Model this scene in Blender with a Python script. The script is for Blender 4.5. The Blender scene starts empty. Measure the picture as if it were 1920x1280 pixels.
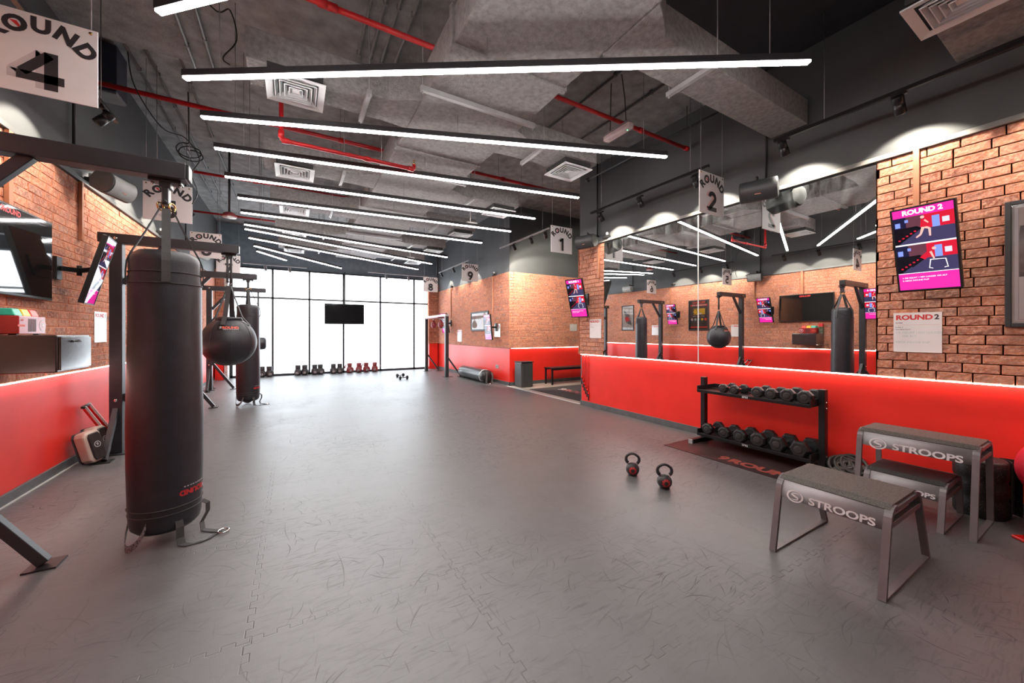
import bpy, bmesh, math, random
from mathutils import Matrix, Vector, Euler
random.seed(7)
S = bpy.context.scene
COL = S.collection
PI = math.pi
V = Vector

# ------------------------------------------------------------------ helpers
def lin(c):
    c = c / 255.0
    return c / 12.92 if c <= 0.04045 else ((c + 0.055) / 1.055) ** 2.4
def rgb(r, g, b): return (lin(r), lin(g), lin(b), 1.0)

def frame(o, x, y):
    x = V(x).normalized(); y = V(y).normalized(); z = x.cross(y)
    return Matrix(((x.x, y.x, z.x, o[0]), (x.y, y.y, z.y, o[1]), (x.z, y.z, z.z, o[2]), (0, 0, 0, 1)))
I4 = Matrix.Identity(4)
def T(x, y, z): return Matrix.Translation((x, y, z))
def R(a, ax): return Matrix.Rotation(a, 4, ax)

_glyph = {}
def glyphs(s, bold, align='CENTER'):
    k = (s, bold, align)
    if k not in _glyph:
        cu = bpy.data.curves.new('tmp', 'FONT'); cu.body = s; cu.size = 1.0; cu.offset = bold
        cu.align_x = align; cu.resolution_u = 4
        o = bpy.data.objects.new('tmp', cu)
        me = bpy.data.meshes.new_from_object(o)
        _glyph[k] = ([v.co.copy() for v in me.vertices], [tuple(p.vertices) for p in me.polygons])
        bpy.data.objects.remove(o); bpy.data.meshes.remove(me); bpy.data.curves.remove(cu)
    return _glyph[k]

class MB:
    def __init__(s): s.v = []; s.f = []; s.m = []; s.s = []
    def add(s, vs, fs, m=0, sm=False, M=None):
        n = len(s.v)
        for p in vs:
            p = V(p); s.v.append(M @ p if M is not None else p)
        for f in fs:
            s.f.append(tuple(i + n for i in f)); s.m.append(m); s.s.append(sm)
        return s
    def box(s, x0, x1, y0, y1, z0, z1, m=0, M=None):
        vs = [(x0,y0,z0),(x1,y0,z0),(x1,y1,z0),(x0,y1,z0),(x0,y0,z1),(x1,y0,z1),(x1,y1,z1),(x0,y1,z1)]
        return s.add(vs, [(0,3,2,1),(4,5,6,7),(0,1,5,4),(1,2,6,5),(2,3,7,6),(3,0,4,7)], m, False, M)
    def bar(s, p0, p1, w, h, up=(0,0,1), m=0):
        p0 = V(p0); p1 = V(p1); d = (p1 - p0); L = d.length; d.normalize()
        u = V(up)
        if abs(d.dot(u)) > .99: u = V((0,1,0))
        x = d.cross(u).normalized(); u = x.cross(d).normalized()
        M = Matrix(((x.x,u.x,d.x,p0.x),(x.y,u.y,d.y,p0.y),(x.z,u.z,d.z,p0.z),(0,0,0,1)))
        # x,u,d : x cross u = ? keep orientation outward by recalculation at build
        return s.box(-w/2, w/2, -h/2, h/2, 0, L, m, M)
    def tube(s, pts, r, n=10, m=0, closed=False, cap=True, sx=1.0, up0=None):
        pts = [V(p) for p in pts]; k = len(pts)
        rs = r if isinstance(r, (list, tuple)) else [r] * k
        vs = []; up = V(up0) if up0 else None
        for i, p in enumerate(pts):
            a = pts[i-1] if (i or closed) else pts[i]
            b = pts[(i+1) % k] if (i < k-1 or closed) else pts[i]
            d = (b - a).normalized()
            if up is None:
                up = V((0,0,1)) if abs(d.z) < .9 else V((1,0,0))
            x = d.cross(up)
            if x.length < 1e-5: x = d.orthogonal()
            x.normalize(); y = x.cross(d).normalized(); up = y
            for j in range(n):
                t = 2*PI*j/n
                vs.append(p + x*(math.cos(t)*rs[i]*sx) + y*(math.sin(t)*rs[i]))
        fs = []
        for i in range(k if closed else k-1):
            i2 = (i+1) % k
            for j in range(n):
                fs.append((i*n+j, i*n+(j+1)%n, i2*n+(j+1)%n, i2*n+j))
        if cap and not closed:
            fs.append(tuple(range(n-1,-1,-1))); fs.append(tuple((k-1)*n+j for j in range(n)))
        return s.add(vs, fs, m, True)
    def ribbon(s, pts, wdir, w, t=.003, m=0):
        pts = [V(p) for p in pts]; wd = V(wdir).normalized(); vs = []; k = len(pts)
        for i, p in enumerate(pts):
            d = (pts[min(i+1,k-1)] - pts[max(i-1,0)]).normalized()
            nrm = d.cross(wd).normalized()
            for a, b in ((-1,-1),(1,-1),(1,1),(-1,1)):
                vs.append(p + wd*(a*w/2) + nrm*(b*t/2))
        fs = []
        for i in range(k-1):
            for j in range(4): fs.append((i*4+j, i*4+(j+1)%4, i*4+4+(j+1)%4, i*4+4+j))
        fs += [(3,2,1,0), tuple((k-1)*4+j for j in range(4))]
        return s.add(vs, fs, m, False)
    def lathe(s, prof, n=32, M=None, m=0, sm=True):
        vs = []; fs = []; rings = []
        for (r, z) in prof:
            if r < 1e-6: rings.append([len(vs)]); vs.append((0,0,z))
            else:
                rings.append(list(range(len(vs), len(vs)+n)))
                vs += [(r*math.cos(2*PI*j/n), r*math.sin(2*PI*j/n), z) for j in range(n)]
        for a, b in zip(rings, rings[1:]):
            for j in range(n):
                j2 = (j+1) % n
                if len(a) == 1 and len(b) == 1: continue
                if len(a) == 1: fs.append((a[0], b[j2], b[j]))
                elif len(b) == 1: fs.append((a[j], a[j2], b[0]))
                else: fs.append((a[j], a[j2], b[j2], b[j]))
        if len(rings[0]) > 1: fs.append(tuple(reversed(rings[0])))
        if len(rings[-1]) > 1: fs.append(tuple(rings[-1]))
        return s.add(vs, fs, m, sm, M)
    def prism(s, poly, z0, z1, M=None, m=0):
        n = len(poly)
        vs = [(p[0],p[1],z0) for p in poly] + [(p[0],p[1],z1) for p in poly]
        fs = [tuple(range(n-1,-1,-1)), tuple(range(n,2*n))] + [(i,(i+1)%n,n+(i+1)%n,n+i) for i in range(n)]
        return s.add(vs, fs, m, False, M)
    def flat(s, poly, z=0, M=None, m=0):
        return s.add([(p[0],p[1],z) for p in poly], [tuple(range(len(poly)))], m, False, M)
    def rect(s, x0, x1, y0, y1, z=0, M=None, m=0):
        return s.flat([(x0,y0),(x1,y0),(x1,y1),(x0,y1)], z, M, m)
    def text(s, txt, size, M, m=0, bold=.02, align='CENTER', sx=1.0):
        vs, fs = glyphs(txt, bold, align)
        return s.add([(v.x*size*sx, v.y*size, 0) for v in vs], fs, m, False, M)
    def arc(s, txt, rad, size, span, M, m=0, bold=.025):
        n = len(txt)
        for i, c in enumerate(txt):
            a = span * (0.5 - i/(n-1))
            s.text(c, size, M @ R(a, 'Z') @ T(0, rad, 0), m, bold)
        return s

def build(name, mb, mats, parent=None, bevel=0, sub=0, seg=2, recalc=True, smooth_angle=None):
    me = bpy.data.meshes.new(name)
    off = V((0,0,0))
    p = parent
    while p is not None:
        off += p.location; p = p.parent
    me.from_pydata([v - off for v in mb.v], [], mb.f)
    if not isinstance(mats, (list, tuple)): mats = [mats]
    for m in mats: me.materials.append(m)
    me.polygons.foreach_set('material_index', mb.m)
    me.polygons.foreach_set('use_smooth', mb.s)
    if recalc:
        bm = bmesh.new(); bm.from_mesh(me); bmesh.ops.recalc_face_normals(bm, faces=bm.faces); bm.to_mesh(me); bm.free()
    me.update()
    o = bpy.data.objects.new(name, me); COL.objects.link(o)
    if parent: o.parent = parent
    if bevel:
        b = o.modifiers.new('bevel', 'BEVEL'); b.width = bevel; b.segments = seg; b.limit_method = 'ANGLE'; b.angle_limit = math.radians(40)
    if sub:
        b = o.modifiers.new('sub', 'SUBSURF'); b.levels = sub; b.render_levels = sub
    return o
def tag(o, label=None, cat=None, group=None, kind=None):
    if label: o['label'] = label
    if cat: o['category'] = cat
    if group: o['group'] = group
    if kind: o['kind'] = kind
    return o
def thing(name, label, cat, loc=(0,0,0), group=None, rz=0):
    o = bpy.data.objects.new(name, None); COL.objects.link(o); o.location = loc; o.empty_display_size = .1
    o.rotation_euler = (0,0,rz)
    return tag(o, label, cat, group)
def struct(name, mb, mats, label=None, cat=None, **k):
    o = build(name, mb, mats, **k); tag(o, label or 'setting: ' + name.replace('_', ' '), cat or name.split('_')[0], None, 'structure'); return o
def copy_tree(o, parent=None):
    c = o.copy(); COL.objects.link(c)
    if parent: c.parent = parent
    for ch in o.children: copy_tree(ch, c)
    return c
def dup(o, loc, rz=None, label=None):
    c = copy_tree(o); c.location = loc
    if rz is not None: c.rotation_euler = (0,0,rz)
    if label: c['label'] = label
    return c

def fine_print(mb, w, h, n, M, m):
    """a line of print too small to read: n short dashes, centred"""
    q = random.Random(n*7); x = -w/2
    for i in range(n):
        L = w/n*q.uniform(.55,.85); mb.rect(x, x+L, -h/2, h/2, 0, M, m); x += w/n
# ------------------------------------------------------------------ materials
class N:
    def __init__(s, name):
        s.m = bpy.data.materials.new(name); s.m.use_nodes = True; s.t = s.m.node_tree; s.t.nodes.clear()
    def n(s, typ, ins=None, **k):
        nd = s.t.nodes.new(typ)
        for a, b in k.items(): setattr(nd, a, b)
        for a, b in (ins or {}).items():
            sock = nd.inputs[a]
            if isinstance(b, bpy.types.NodeSocket): s.t.links.new(b, sock)
            else: sock.default_value = b
        return nd
    def math(s, op, a, b=0.0, c=None, clamp=False):
        nd = s.n('ShaderNodeMath', {0: a, 1: b}, operation=op, use_clamp=clamp)
        if c is not None:
            if isinstance(c, bpy.types.NodeSocket): s.t.links.new(c, nd.inputs[2])
            else: nd.inputs[2].default_value = c
        return nd.outputs[0]
    def mix(s, f, a, b):
        nd = s.n('ShaderNodeMix', data_type='RGBA')
        for i, val in ((0, f), (6, a), (7, b)):
            if isinstance(val, bpy.types.NodeSocket): s.t.links.new(val, nd.inputs[i])
            else: nd.inputs[i].default_value = val
        return nd.outputs[2]
    def ramp(s, f, stops, interp='LINEAR'):
        nd = s.n('ShaderNodeValToRGB', {0: f}); cr = nd.color_ramp; cr.interpolation = interp
        while len(cr.elements) < len(stops): cr.elements.new(.5)
        for e, (p, c) in zip(cr.elements, stops): e.position = p; e.color = c
        return nd.outputs[0]
    def out(s, **k):
        b = s.n('ShaderNodeBsdfPrincipled', {a: v for a, v in k.items()})
        o = s.n('ShaderNodeOutputMaterial', {'Surface': b.outputs[0]}); return s.m

def mat(name, c, rough=.5, metal=0, var=.12, vscale=8, bump=0, bscale=60, spec=.5, coat=0, coatr=.05, detail=4):
    g = N(name); tc = g.n('ShaderNodeTexCoord').outputs['Object']
    nz = g.n('ShaderNodeTexNoise', {'Vector': tc, 'Scale': vscale, 'Detail': detail}).outputs[0]
    lo = tuple(x*(1-var) for x in c[:3]) + (1,); hi = tuple(min(1, x*(1+var)) for x in c[:3]) + (1,)
    k = {'Base Color': g.ramp(nz, [(.3, lo), (.7, hi)]), 'Roughness': rough, 'Metallic': metal, 'Specular IOR Level': spec}
    if coat: k['Coat Weight'] = coat; k['Coat Roughness'] = coatr
    if bump:
        b2 = g.n('ShaderNodeTexNoise', {'Vector': tc, 'Scale': bscale, 'Detail': 5}).outputs[0]
        k['Normal'] = g.n('ShaderNodeBump', {'Height': b2, 'Strength': bump, 'Distance': .01}).outputs[0]
    return g.out(**k)
def emit(name, c, strength):
    g = N(name); e = g.n('ShaderNodeEmission', {'Color': c, 'Strength': strength})
    g.n('ShaderNodeOutputMaterial', {'Surface': e.outputs[0]}); return g.m

M_ = {}
M_['char'] = mat('charcoal_paint', (.092,.098,.102,1), .55, bump=.08, bscale=90, var=.15, vscale=1.2)
M_['ceil'] = mat('grey_painted_concrete', (.26,.255,.255,1), .8, bump=.7, bscale=45, var=.3, vscale=6)
M_['black_ceil'] = mat('black_ceiling', (.02,.02,.025,1), .8, bump=.2)
M_['duct'] = mat('insulated_duct_wrap', (.26,.25,.25,1), .75, bump=1.0, bscale=70, var=.25, vscale=25)
M_['red_wall'] = mat('red_painted_panel', (.80,.028,.018,1), .38, var=.06, vscale=3, bump=.04, bscale=30)
M_['base'] = mat('grey_rubber_skirting', (.09,.095,.1,1), .45, var=.2)
M_['white_edge'] = mat('light_sealant', (.45,.45,.44,1), .5)
M_['steel'] = mat('dark_powder_coated_steel', (.03,.029,.034,1), .38, var=.15, bump=.05)
M_['black'] = mat('black_plastic', (.012,.012,.013,1), .4)
M_['blackmetal'] = mat('black_metal', (.016,.016,.018,1), .35, metal=.3)
M_['chrome'] = mat('chrome', (.75,.75,.76,1), .15, metal=1, var=.03)
M_['brass'] = mat('brass', (.65,.45,.18,1), .25, metal=1)
M_['grey'] = mat('grey_plastic', (.33,.33,.34,1), .45)
M_['pipegrey'] = mat('grey_painted_conduit', (.21,.21,.215,1), .45)
M_['lightgrey'] = mat('light_grey_metal', (.55,.56,.57,1), .4)
M_['white'] = mat('white_painted', (.78,.77,.76,1), .4, var=.04)
M_['board'] = mat('white_sign_board', (.74,.70,.70,1), .45, var=.03)
M_['ink'] = mat('dark_print', (.028,.024,.028,1), .5)
M_['ghost'] = mat('pale_grey_print', (.55,.49,.50,1), .5)
M_['pink'] = mat('pale_pink_print', (.72,.44,.43,1), .5)
M_['redink'] = mat('red_print', (.62,.03,.035,1), .5)
M_['orangeink'] = mat('orange_red_print', (.65,.10,.06,1), .5)
M_['bag'] = mat('black_leather', (.021,.021,.027,1), .42, var=.2, vscale=12, bump=.12, bscale=140, coat=.15, coatr=.4)
M_['baggloss'] = mat('glossy_black_leather', (.018,.018,.019,1), .28, var=.2, bump=.2, bscale=50)
M_['web'] = mat('black_webbing', (.05,.05,.052,1), .65, bump=.4, bscale=300)
M_['webworn'] = mat('worn_grey_webbing', (.18,.19,.2,1), .5, var=.9, vscale=90)
M_['redpipe'] = mat('red_painted_pipe', (.55,.015,.02,1), .35)
M_['trunk'] = mat('orange_brown_trunking', (.42,.17,.09,1), .55)
M_['wirec'] = mat('cable_black', (.01,.01,.01,1), .5)
M_['wire'] = mat('steel_wire', (.25,.25,.26,1), .4, metal=.6)
M_['rubber'] = mat('black_rubber', (.018,.018,.018,1), .55, var=.3, bump=.15, bscale=120)
M_['head'] = mat('black_moulded_rubber', (.011,.011,.012,1), .45, var=.2)
M_['iron'] = mat('black_cast_iron', (.03,.028,.028,1), .38, bump=.15, bscale=120)
M_['boxmetal'] = mat('warm_grey_satin_steel', (.165,.145,.148,1), .42, metal=.15, var=.1)
M_['boxpanel'] = mat('light_grey_satin_steel', (.29,.265,.27,1), .42, metal=.15, var=.08)
M_['boxtop'] = mat('grey_grip_rubber_top', (.085,.075,.066,1), .6, var=.6, vscale=160, bump=.6, bscale=220)
M_['boxdark'] = mat('black_grip_rubber_top', (.03,.027,.027,1), .6, var=.5, vscale=160, bump=.5, bscale=220)
M_['logo'] = mat('silver_print', (.62,.58,.58,1), .45)
M_['matred'] = mat('faded_red_print', (.26,.055,.04,1), .5)
M_['mat2'] = mat('dark_red_black_mat', (.035,.020,.020,1), .38, var=.5, vscale=5)
M_['entrymat'] = mat('charcoal_carpet_mat', (.035,.034,.036,1), .85, bump=.3, bscale=300)
M_['entryprint'] = mat('pink_grey_carpet_print', (.35,.12,.12,1), .85)
M_['tile'] = mat('grey_concrete_tile', (.33,.29,.26,1), .45, var=.15, vscale=3)
M_['foam'] = mat('speckled_black_foam', (.016,.016,.017,1), .55, bump=.2)
M_['redplastic'] = mat('glossy_red_plastic', (.72,.012,.012,1), .22)
M_['ball'] = mat('pink_red_vinyl', (.75,.03,.06,1), .3)
M_['cream'] = mat('cream_leather', (.52,.42,.36,1), .45, var=.08)
M_['tan'] = mat('brown_metal_strip', (.16,.10,.075,1), .4)
M_['cabinet'] = mat('dark_brown_laminate', (.022,.016,.018,1), .22, coat=1, coatr=.18, spec=1)
M_['timer'] = mat('red_enamel', (.40,.02,.02,1), .28, coat=.8, coatr=.25)
M_['green'] = mat('teal_green_lens', (.03,.42,.30,1), .3)
M_['yellow'] = mat('yellow_lens', (.85,.52,.02,1), .3)
M_['redlens'] = mat('red_lens', (.75,.06,.04,1), .3)
M_['screenoff'] = mat('dark_glass_screen', (.006,.006,.007,1), .05, spec=.8, coat=1, coatr=.02, var=.05)
M_['speaker'] = mat('dark_grey_speaker_shell', (.06,.065,.07,1), .42)
M_['speakerw'] = mat('pale_grey_speaker_face', (.35,.37,.36,1), .5)
M_['mesh'] = mat('black_speaker_grille', (.012,.012,.014,1), .6, bump=.4, bscale=600)
M_['whiteb'] = mat('whiteboard', (.76,.72,.72,1), .14, coat=.7, coatr=.03, var=.02)
M_['bluegreen'] = mat('faint_blue_marker', (.40,.52,.52,1), .5)
M_['paper'] = mat('poster_paper', (.62,.58,.54,1), .5)
M_['photo'] = mat('grey_photo_print', (.20,.17,.16,1), .5, var=.8, vscale=5)
M_['sepia'] = mat('pale_sky_print', (.60,.52,.47,1), .5)
M_['frame'] = mat('dark_picture_frame', (.022,.020,.024,1), .5)
M_['posterblack'] = mat('black_poster_print', (.03,.03,.03,1), .3)
M_['diff'] = mat('white_diffuser_metal', (.72,.76,.78,1), .4, var=.03)
M_['diffdark'] = mat('dark_louvre_gap', (.03,.03,.032,1), .7)
M_['redglove'] = mat('dull_red_leather', (.30,.055,.06,1), .5)
M_['glove'] = mat('dark_grey_leather', (.05,.05,.055,1), .5, bump=.2)
M_['palmgrey'] = mat('light_grey_leather', (.35,.33,.33,1), .5)
M_['plaster'] = mat('white_speckled_plaster', (.62,.60,.57,1), .7, var=.5, vscale=30)
M_['led'] = emit('warm_led', (1.0,.945,.91,1), 36)
M_['ledstrip'] = emit('led_strip', (1.0,.80,.72,1), 19)
M_['pane'] = emit('frosted_daylight_glass', (.86,.935,1.0,1), 3.6)
M_['spotface'] = emit('spot_lens', (1.0,.88,.72,1), 4)
M_['exitled'] = emit('green_indicator', (.1,1,.3,1), 3)
M_['clearplastic'] = mat('frosted_clear_plastic', (.62,.52,.52,1), .25)

def mirror_mat():
    g = N('silvered_mirror'); tc = g.n('ShaderNodeTexCoord').outputs['Object']
    mp = g.n('ShaderNodeMapping', {'Vector': tc, 'Scale': (1, 3, .8)}).outputs[0]
    nz = g.n('ShaderNodeTexNoise', {'Vector': mp, 'Scale': 5, 'Detail': 6}).outputs[0]
    z = g.n('ShaderNodeSeparateXYZ', {0: tc}).outputs[2]
    top = g.math('MULTIPLY', g.math('SUBTRACT', z, 2.55), 2.6, clamp=True)
    sm = g.math('MULTIPLY', g.math('MULTIPLY', g.math('SUBTRACT', nz, .42), 3.0, clamp=True), top)
    mtl = g.n('ShaderNodeBsdfPrincipled', {'Base Color': (.90,.91,.90,1), 'Metallic': 1.0, 'Roughness': .0})
    dirt = g.n('ShaderNodeBsdfDiffuse', {'Color': (.45,.5,.54,1)})
    f = g.math('MULTIPLY', sm, .12)
    mx = g.n('ShaderNodeMixShader', {0: f, 1: mtl.outputs[0], 2: dirt.outputs[0]})
    g.n('ShaderNodeOutputMaterial', {'Surface': mx.outputs[0]}); return g.m
M_['mirror'] = mirror_mat()

def brick_mat():
    g = N('split_face_brick'); tc = g.n('ShaderNodeTexCoord').outputs['Object']
    rnd = g.n('ShaderNodeNewGeometry').outputs['Random Per Island']
    base = g.ramp(rnd, [(0, rgb(152,92,74)), (.22, rgb(190,116,86)), (.45, rgb(202,132,102)), (.62, rgb(174,110,92)), (.8, rgb(198,122,90)), (1, rgb(150,112,102))])
    n1 = g.n('ShaderNodeTexNoise', {'Vector': tc, 'Scale': 38, 'Detail': 6, 'Roughness': .65}).outputs[0]
    c = g.mix(g.ramp(n1, [(.42, (0,0,0,1)), (.66, (1,1,1,1))]), base, rgb(214,164,142))
    n2 = g.n('ShaderNodeTexNoise', {'Vector': tc, 'Scale': 14, 'Detail': 4}).outputs[0]
    c = g.mix(g.math('MULTIPLY', g.ramp(n2, [(.48, (0,0,0,1)), (.7, (1,1,1,1))]), .55), c, rgb(134,100,92))
    nb = g.n('ShaderNodeTexNoise', {'Vector': tc, 'Scale': 55, 'Detail': 6, 'Roughness': .7}).outputs[0]
    b = g.n('ShaderNodeBump', {'Height': nb, 'Strength': .8, 'Distance': .012}).outputs[0]
    return g.out(**{'Base Color': c, 'Roughness': .85, 'Normal': b, 'Specular IOR Level': .25})
M_['brick'] = brick_mat()
M_['mortar'] = mat('red_brown_mortar', (.60,.23,.135,1), .9, bump=.2, bscale=80)

def floor_mat():
    g = N('interlocking_rubber_mats'); tc = g.n('ShaderNodeTexCoord').outputs['Object']
    sx = g.n('ShaderNodeSeparateXYZ', {0: tc}); X, Y = sx.outputs[0], sx.outputs[1]
    def seam(a, o, per, b, bo):
        # interlocking teeth: square-ish wave along the seam
        w = g.math('MULTIPLY', g.math('MINIMUM', g.math('MAXIMUM', g.math('MULTIPLY', g.math('SINE', g.math('MULTIPLY', g.math('SUBTRACT', b, bo), 2*PI/.105)), 40.0), -1.0), 1.0), .014)
        u = g.math('DIVIDE', g.math('ADD', g.math('SUBTRACT', a, o), w), per)
        d = g.math('MULTIPLY', g.math('ABSOLUTE', g.math('SUBTRACT', u, g.math('ROUND', u))), per)
        line = g.math('SUBTRACT', 1.0, g.math('DIVIDE', d, .004), clamp=True)
        u0 = g.math('DIVIDE', g.math('SUBTRACT', a, o), per)
        d0 = g.math('MULTIPLY', g.math('ABSOLUTE', g.math('SUBTRACT', u0, g.math('ROUND', u0))), per)
        bb = g.math('DIVIDE', g.math('SUBTRACT', b, bo), .0525)
        db = g.math('MULTIPLY', g.math('ABSOLUTE', g.math('SUBTRACT', bb, g.math('ROUND', bb))), .0525)
        tooth = g.math('MULTIPLY', g.math('SUBTRACT', 1.0, g.math('DIVIDE', db, .004), clamp=True), g.math('LESS_THAN', d0, .0145))
        return g.math('MAXIMUM', line, tooth)
    s = g.math('MAXIMUM', seam(X, -.18, 1.005, Y, .1), seam(Y, 1.08, .995, X, .3))
    nb = g.n('ShaderNodeTexNoise', {'Vector': tc, 'Scale': 1.7, 'Detail': 2}).outputs[0]
    s = g.math('MULTIPLY', s, g.ramp(nb, [(.36, (.15,.15,.15,1)), (.55, (1,1,1,1))]))
    # scuffs: short curved strokes, each with its own direction, length and strength
    sc = None
    for i, (scale, ln, wd, cv) in enumerate(((2.6,.19,.0062,.9),(4.2,.12,.0044,1.6),(3.4,.16,.0040,-1.3),(6.0,.085,.0036,2.2),(1.7,.26,.0052,.5),(5.1,.10,.0032,-2.0),(7.5,.07,.0030,1.0))):
        loc = g.n('ShaderNodeMapping', {'Vector': tc, 'Location': (i*1.37, i*2.11, 0)}).outputs[0]
        vo = g.n('ShaderNodeTexVoronoi', {'Vector': loc, 'Scale': scale}, voronoi_dimensions='2D')
        rel = g.n('ShaderNodeVectorMath', {0: loc, 1: vo.outputs['Position']}, operation='SUBTRACT').outputs[0]
        cr = g.n('ShaderNodeSeparateColor', {0: vo.outputs['Color']})
        ro_ = g.n('ShaderNodeVectorRotate', {'Vector': rel, 'Angle': g.math('MULTIPLY', cr.outputs[0], 6.283)}, rotation_type='Z_AXIS').outputs[0]
        q = g.n('ShaderNodeSeparateXYZ', {0: ro_})
        lx, ly = q.outputs[0], q.outputs[1]
        bend = g.math('MULTIPLY', g.math('MULTIPLY', lx, lx), g.math('MULTIPLY', cr.outputs[1], cv*2))
        dy = g.math('ABSOLUTE', g.math('SUBTRACT', ly, bend))
        tip = g.math('SUBTRACT', 1.0, g.math('DIVIDE', g.math('ABSOLUTE', lx), g.math('MULTIPLY', g.math('ADD', cr.outputs[2], .25), ln*.8)), clamp=True)
        k = g.math('MULTIPLY', g.math('SUBTRACT', 1.0, g.math('DIVIDE', dy, g.math('ADD', g.math('MULTIPLY', tip, wd), .0006)), clamp=True), g.math('MINIMUM', g.math('MULTIPLY', tip, 3.0), g.math('ADD', cr.outputs[1], .15)))
        sc = k if sc is None else g.math('MAXIMUM', sc, k)
    # smeary rub marks
    for ang, scale, th, sq in ((.5, 7.0, .62, 7), (2.0, 6.0, .62, 8)):
        mp = g.n('ShaderNodeMapping', {'Vector': tc, 'Rotation': (0,0,ang), 'Scale': (1, sq, 1), 'Location': (ang*7, ang*3, 0)}).outputs[0]
        wv = g.n('ShaderNodeTexNoise', {'Vector': mp, 'Scale': scale, 'Detail': 4, 'Distortion': .8}).outputs[0]
        k = g.n('ShaderNodeSeparateColor', {0: g.ramp(wv, [(th-.06, (0,0,0,1)), (th+.12, (.45,.45,.45,1))])}).outputs[0]
        sc = g.math('MAXIMUM', sc, k)
    patch = g.n('ShaderNodeTexNoise', {'Vector': tc, 'Scale': .55, 'Detail': 3}).outputs[0]
    pk = g.n('ShaderNodeSeparateColor', {0: g.ramp(patch, [(.42, (.14,.14,.14,1)), (.60, (1,1,1,1))])}).outputs[0]
    sc = g.math('MULTIPLY', sc, pk)
    n1 = g.n('ShaderNodeTexNoise', {'Vector': tc, 'Scale': 3.0, 'Detail': 8, 'Roughness': .7}).outputs[0]
    base = g.ramp(n1, [(.3, (.078,.078,.080,1)), (.7, (.118,.118,.121,1))])
    c = g.mix(g.math('MULTIPLY', sc, .75), base, (.022,.022,.024,1))
    c = g.mix(g.math('MULTIPLY', s, .8), c, (.03,.03,.03,1))
    nf = g.n('ShaderNodeTexNoise', {'Vector': tc, 'Scale': 260, 'Detail': 3}).outputs[0]
    h = g.math('SUBTRACT', g.math('MULTIPLY', nf, .25), g.math('MULTIPLY', s, 1.2))
    b = g.n('ShaderNodeBump', {'Height': h, 'Strength': .3, 'Distance': .004}).outputs[0]
    ro = g.math('ADD', g.math('MULTIPLY', n1, .20), .33)
    ro = g.math('ADD', ro, g.math('MULTIPLY', sc, .3), clamp=True)
    sp = g.math('MULTIPLY', .95, g.math('SUBTRACT', 1.0, g.math('MULTIPLY', sc, .55)))
    return g.out(**{'Base Color': c, 'Roughness': ro, 'Normal': b, 'Specular IOR Level': sp})
M_['floor'] = floor_mat()

# ------------------------------------------------------------------ setting
HC = 1.4                 # eye height
XL, XR = -2.0, 4.82      # faces behind the brick slips, left and right
YB, YW = -3.2, 14.42     # back wall, window wall
ZW, ZB = .99, 3.03       # wainscot top, brick top
C1, C2 = 4.5, 4.8        # lower and upper slab

struct('floor', MB().box(-2.2, 4.9, YB, YW+.1, -.05, 0).box(4.9, 5.1, 8.5, YW+.1, -.05, 0), M_['floor'])
struct('floor_entry', MB().box(4.9, 8.2, 5.4, 8.8, -.05, -.001), M_['tile'])
struct('trim_1', MB().box(4.84, 4.9, 5.66, 8.56, -.0, .006), M_['lightgrey'], bevel=.002)
struct('ceiling', MB().box(-2.3, 2.6, YB, 5.55, C1, C1+.5).box(2.6, 8.3, 2.9, 5.55, C1, C1+.5).box(-2.3, 8.3, 5.55, YW+.2, C2, C2+.2), M_['ceil'])
struct('ceiling_black', MB().box(2.6, 5.2, YB, 2.9, C1, C1+.5), M_['black_ceil'])  # near right part of the slab, coloured almost black
struct('wall_back', MB().box(-2.3, 5.2, YB-.15, YB, 0, C1), M_['char'])
struct('wall_left', MB().box(-2.3, XL, YB, YW, ZB, C2).box(-2.3, XL-.01, YB, YW, ZW, ZB), M_['char'])
struct('wall_right', MB().box(4.84, 5.0, YB, 5.63, ZB, C1).box(4.835, 5.0, YB, 5.63, ZW, ZB).box(4.86, 5.0, 5.55, 5.63, 0, ZW), M_['char'])
struct('wall_recess', MB().box(4.95, 5.1, 8.58, YW, ZB, C2).box(4.955, 5.1, 8.58, YW, ZW, ZB).box(5.1, 8.2, 8.58, 8.7, ZB, C2).box(5.1, 8.2, 8.585, 8.7, ZW, ZB)
       .box(8.0, 8.2, 5.4, 8.58, 0, C2).box(5.0, 8.2, 5.4, 5.55, 0, C2), M_['char'])
M_['front'] = mat('window_glare_tint', (.20,.275,.33,1), .6)  # bluish glare from the window put into the wall colour
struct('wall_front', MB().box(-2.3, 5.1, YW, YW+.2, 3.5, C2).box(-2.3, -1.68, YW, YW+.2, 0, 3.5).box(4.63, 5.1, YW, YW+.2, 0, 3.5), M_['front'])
# red wainscots
struct('wall_left_wainscot', MB().box(-2.2, -2.035, YB, YW, 0, ZW-.005), M_['red_wall'])
struct('wall_right_wainscot', MB().box(4.855, 5.0, YB, 5.60, 0, ZW-.005), M_['red_wall'])
struct('wall_recess_wainscot', MB().box(4.965, 5.1, 8.60, YW, 0, ZW-.005).box(5.1, 8.1, 8.60, 8.7, 0, ZW-.005), M_['red_wall'])
# ledges above the bricks
struct('trim_2', MB().box(XL, -1.965, YB, YW, ZB, ZB+.045), M_['char'], bevel=.004)
M_['ledge'] = mat('spotlit_ledge_tone', (.26,.25,.235,1), .5)  # spotlight falling on the right ledge put into its lighter colour
struct('trim_3', MB().box(4.785, 4.84, YB, 5.65, ZB, ZB+.045), M_['ledge'], bevel=.004)
struct('trim_20', MB().box(4.808, 4.834, 3.134, 3.146, ZW, 3.02), M_['white'])
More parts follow.
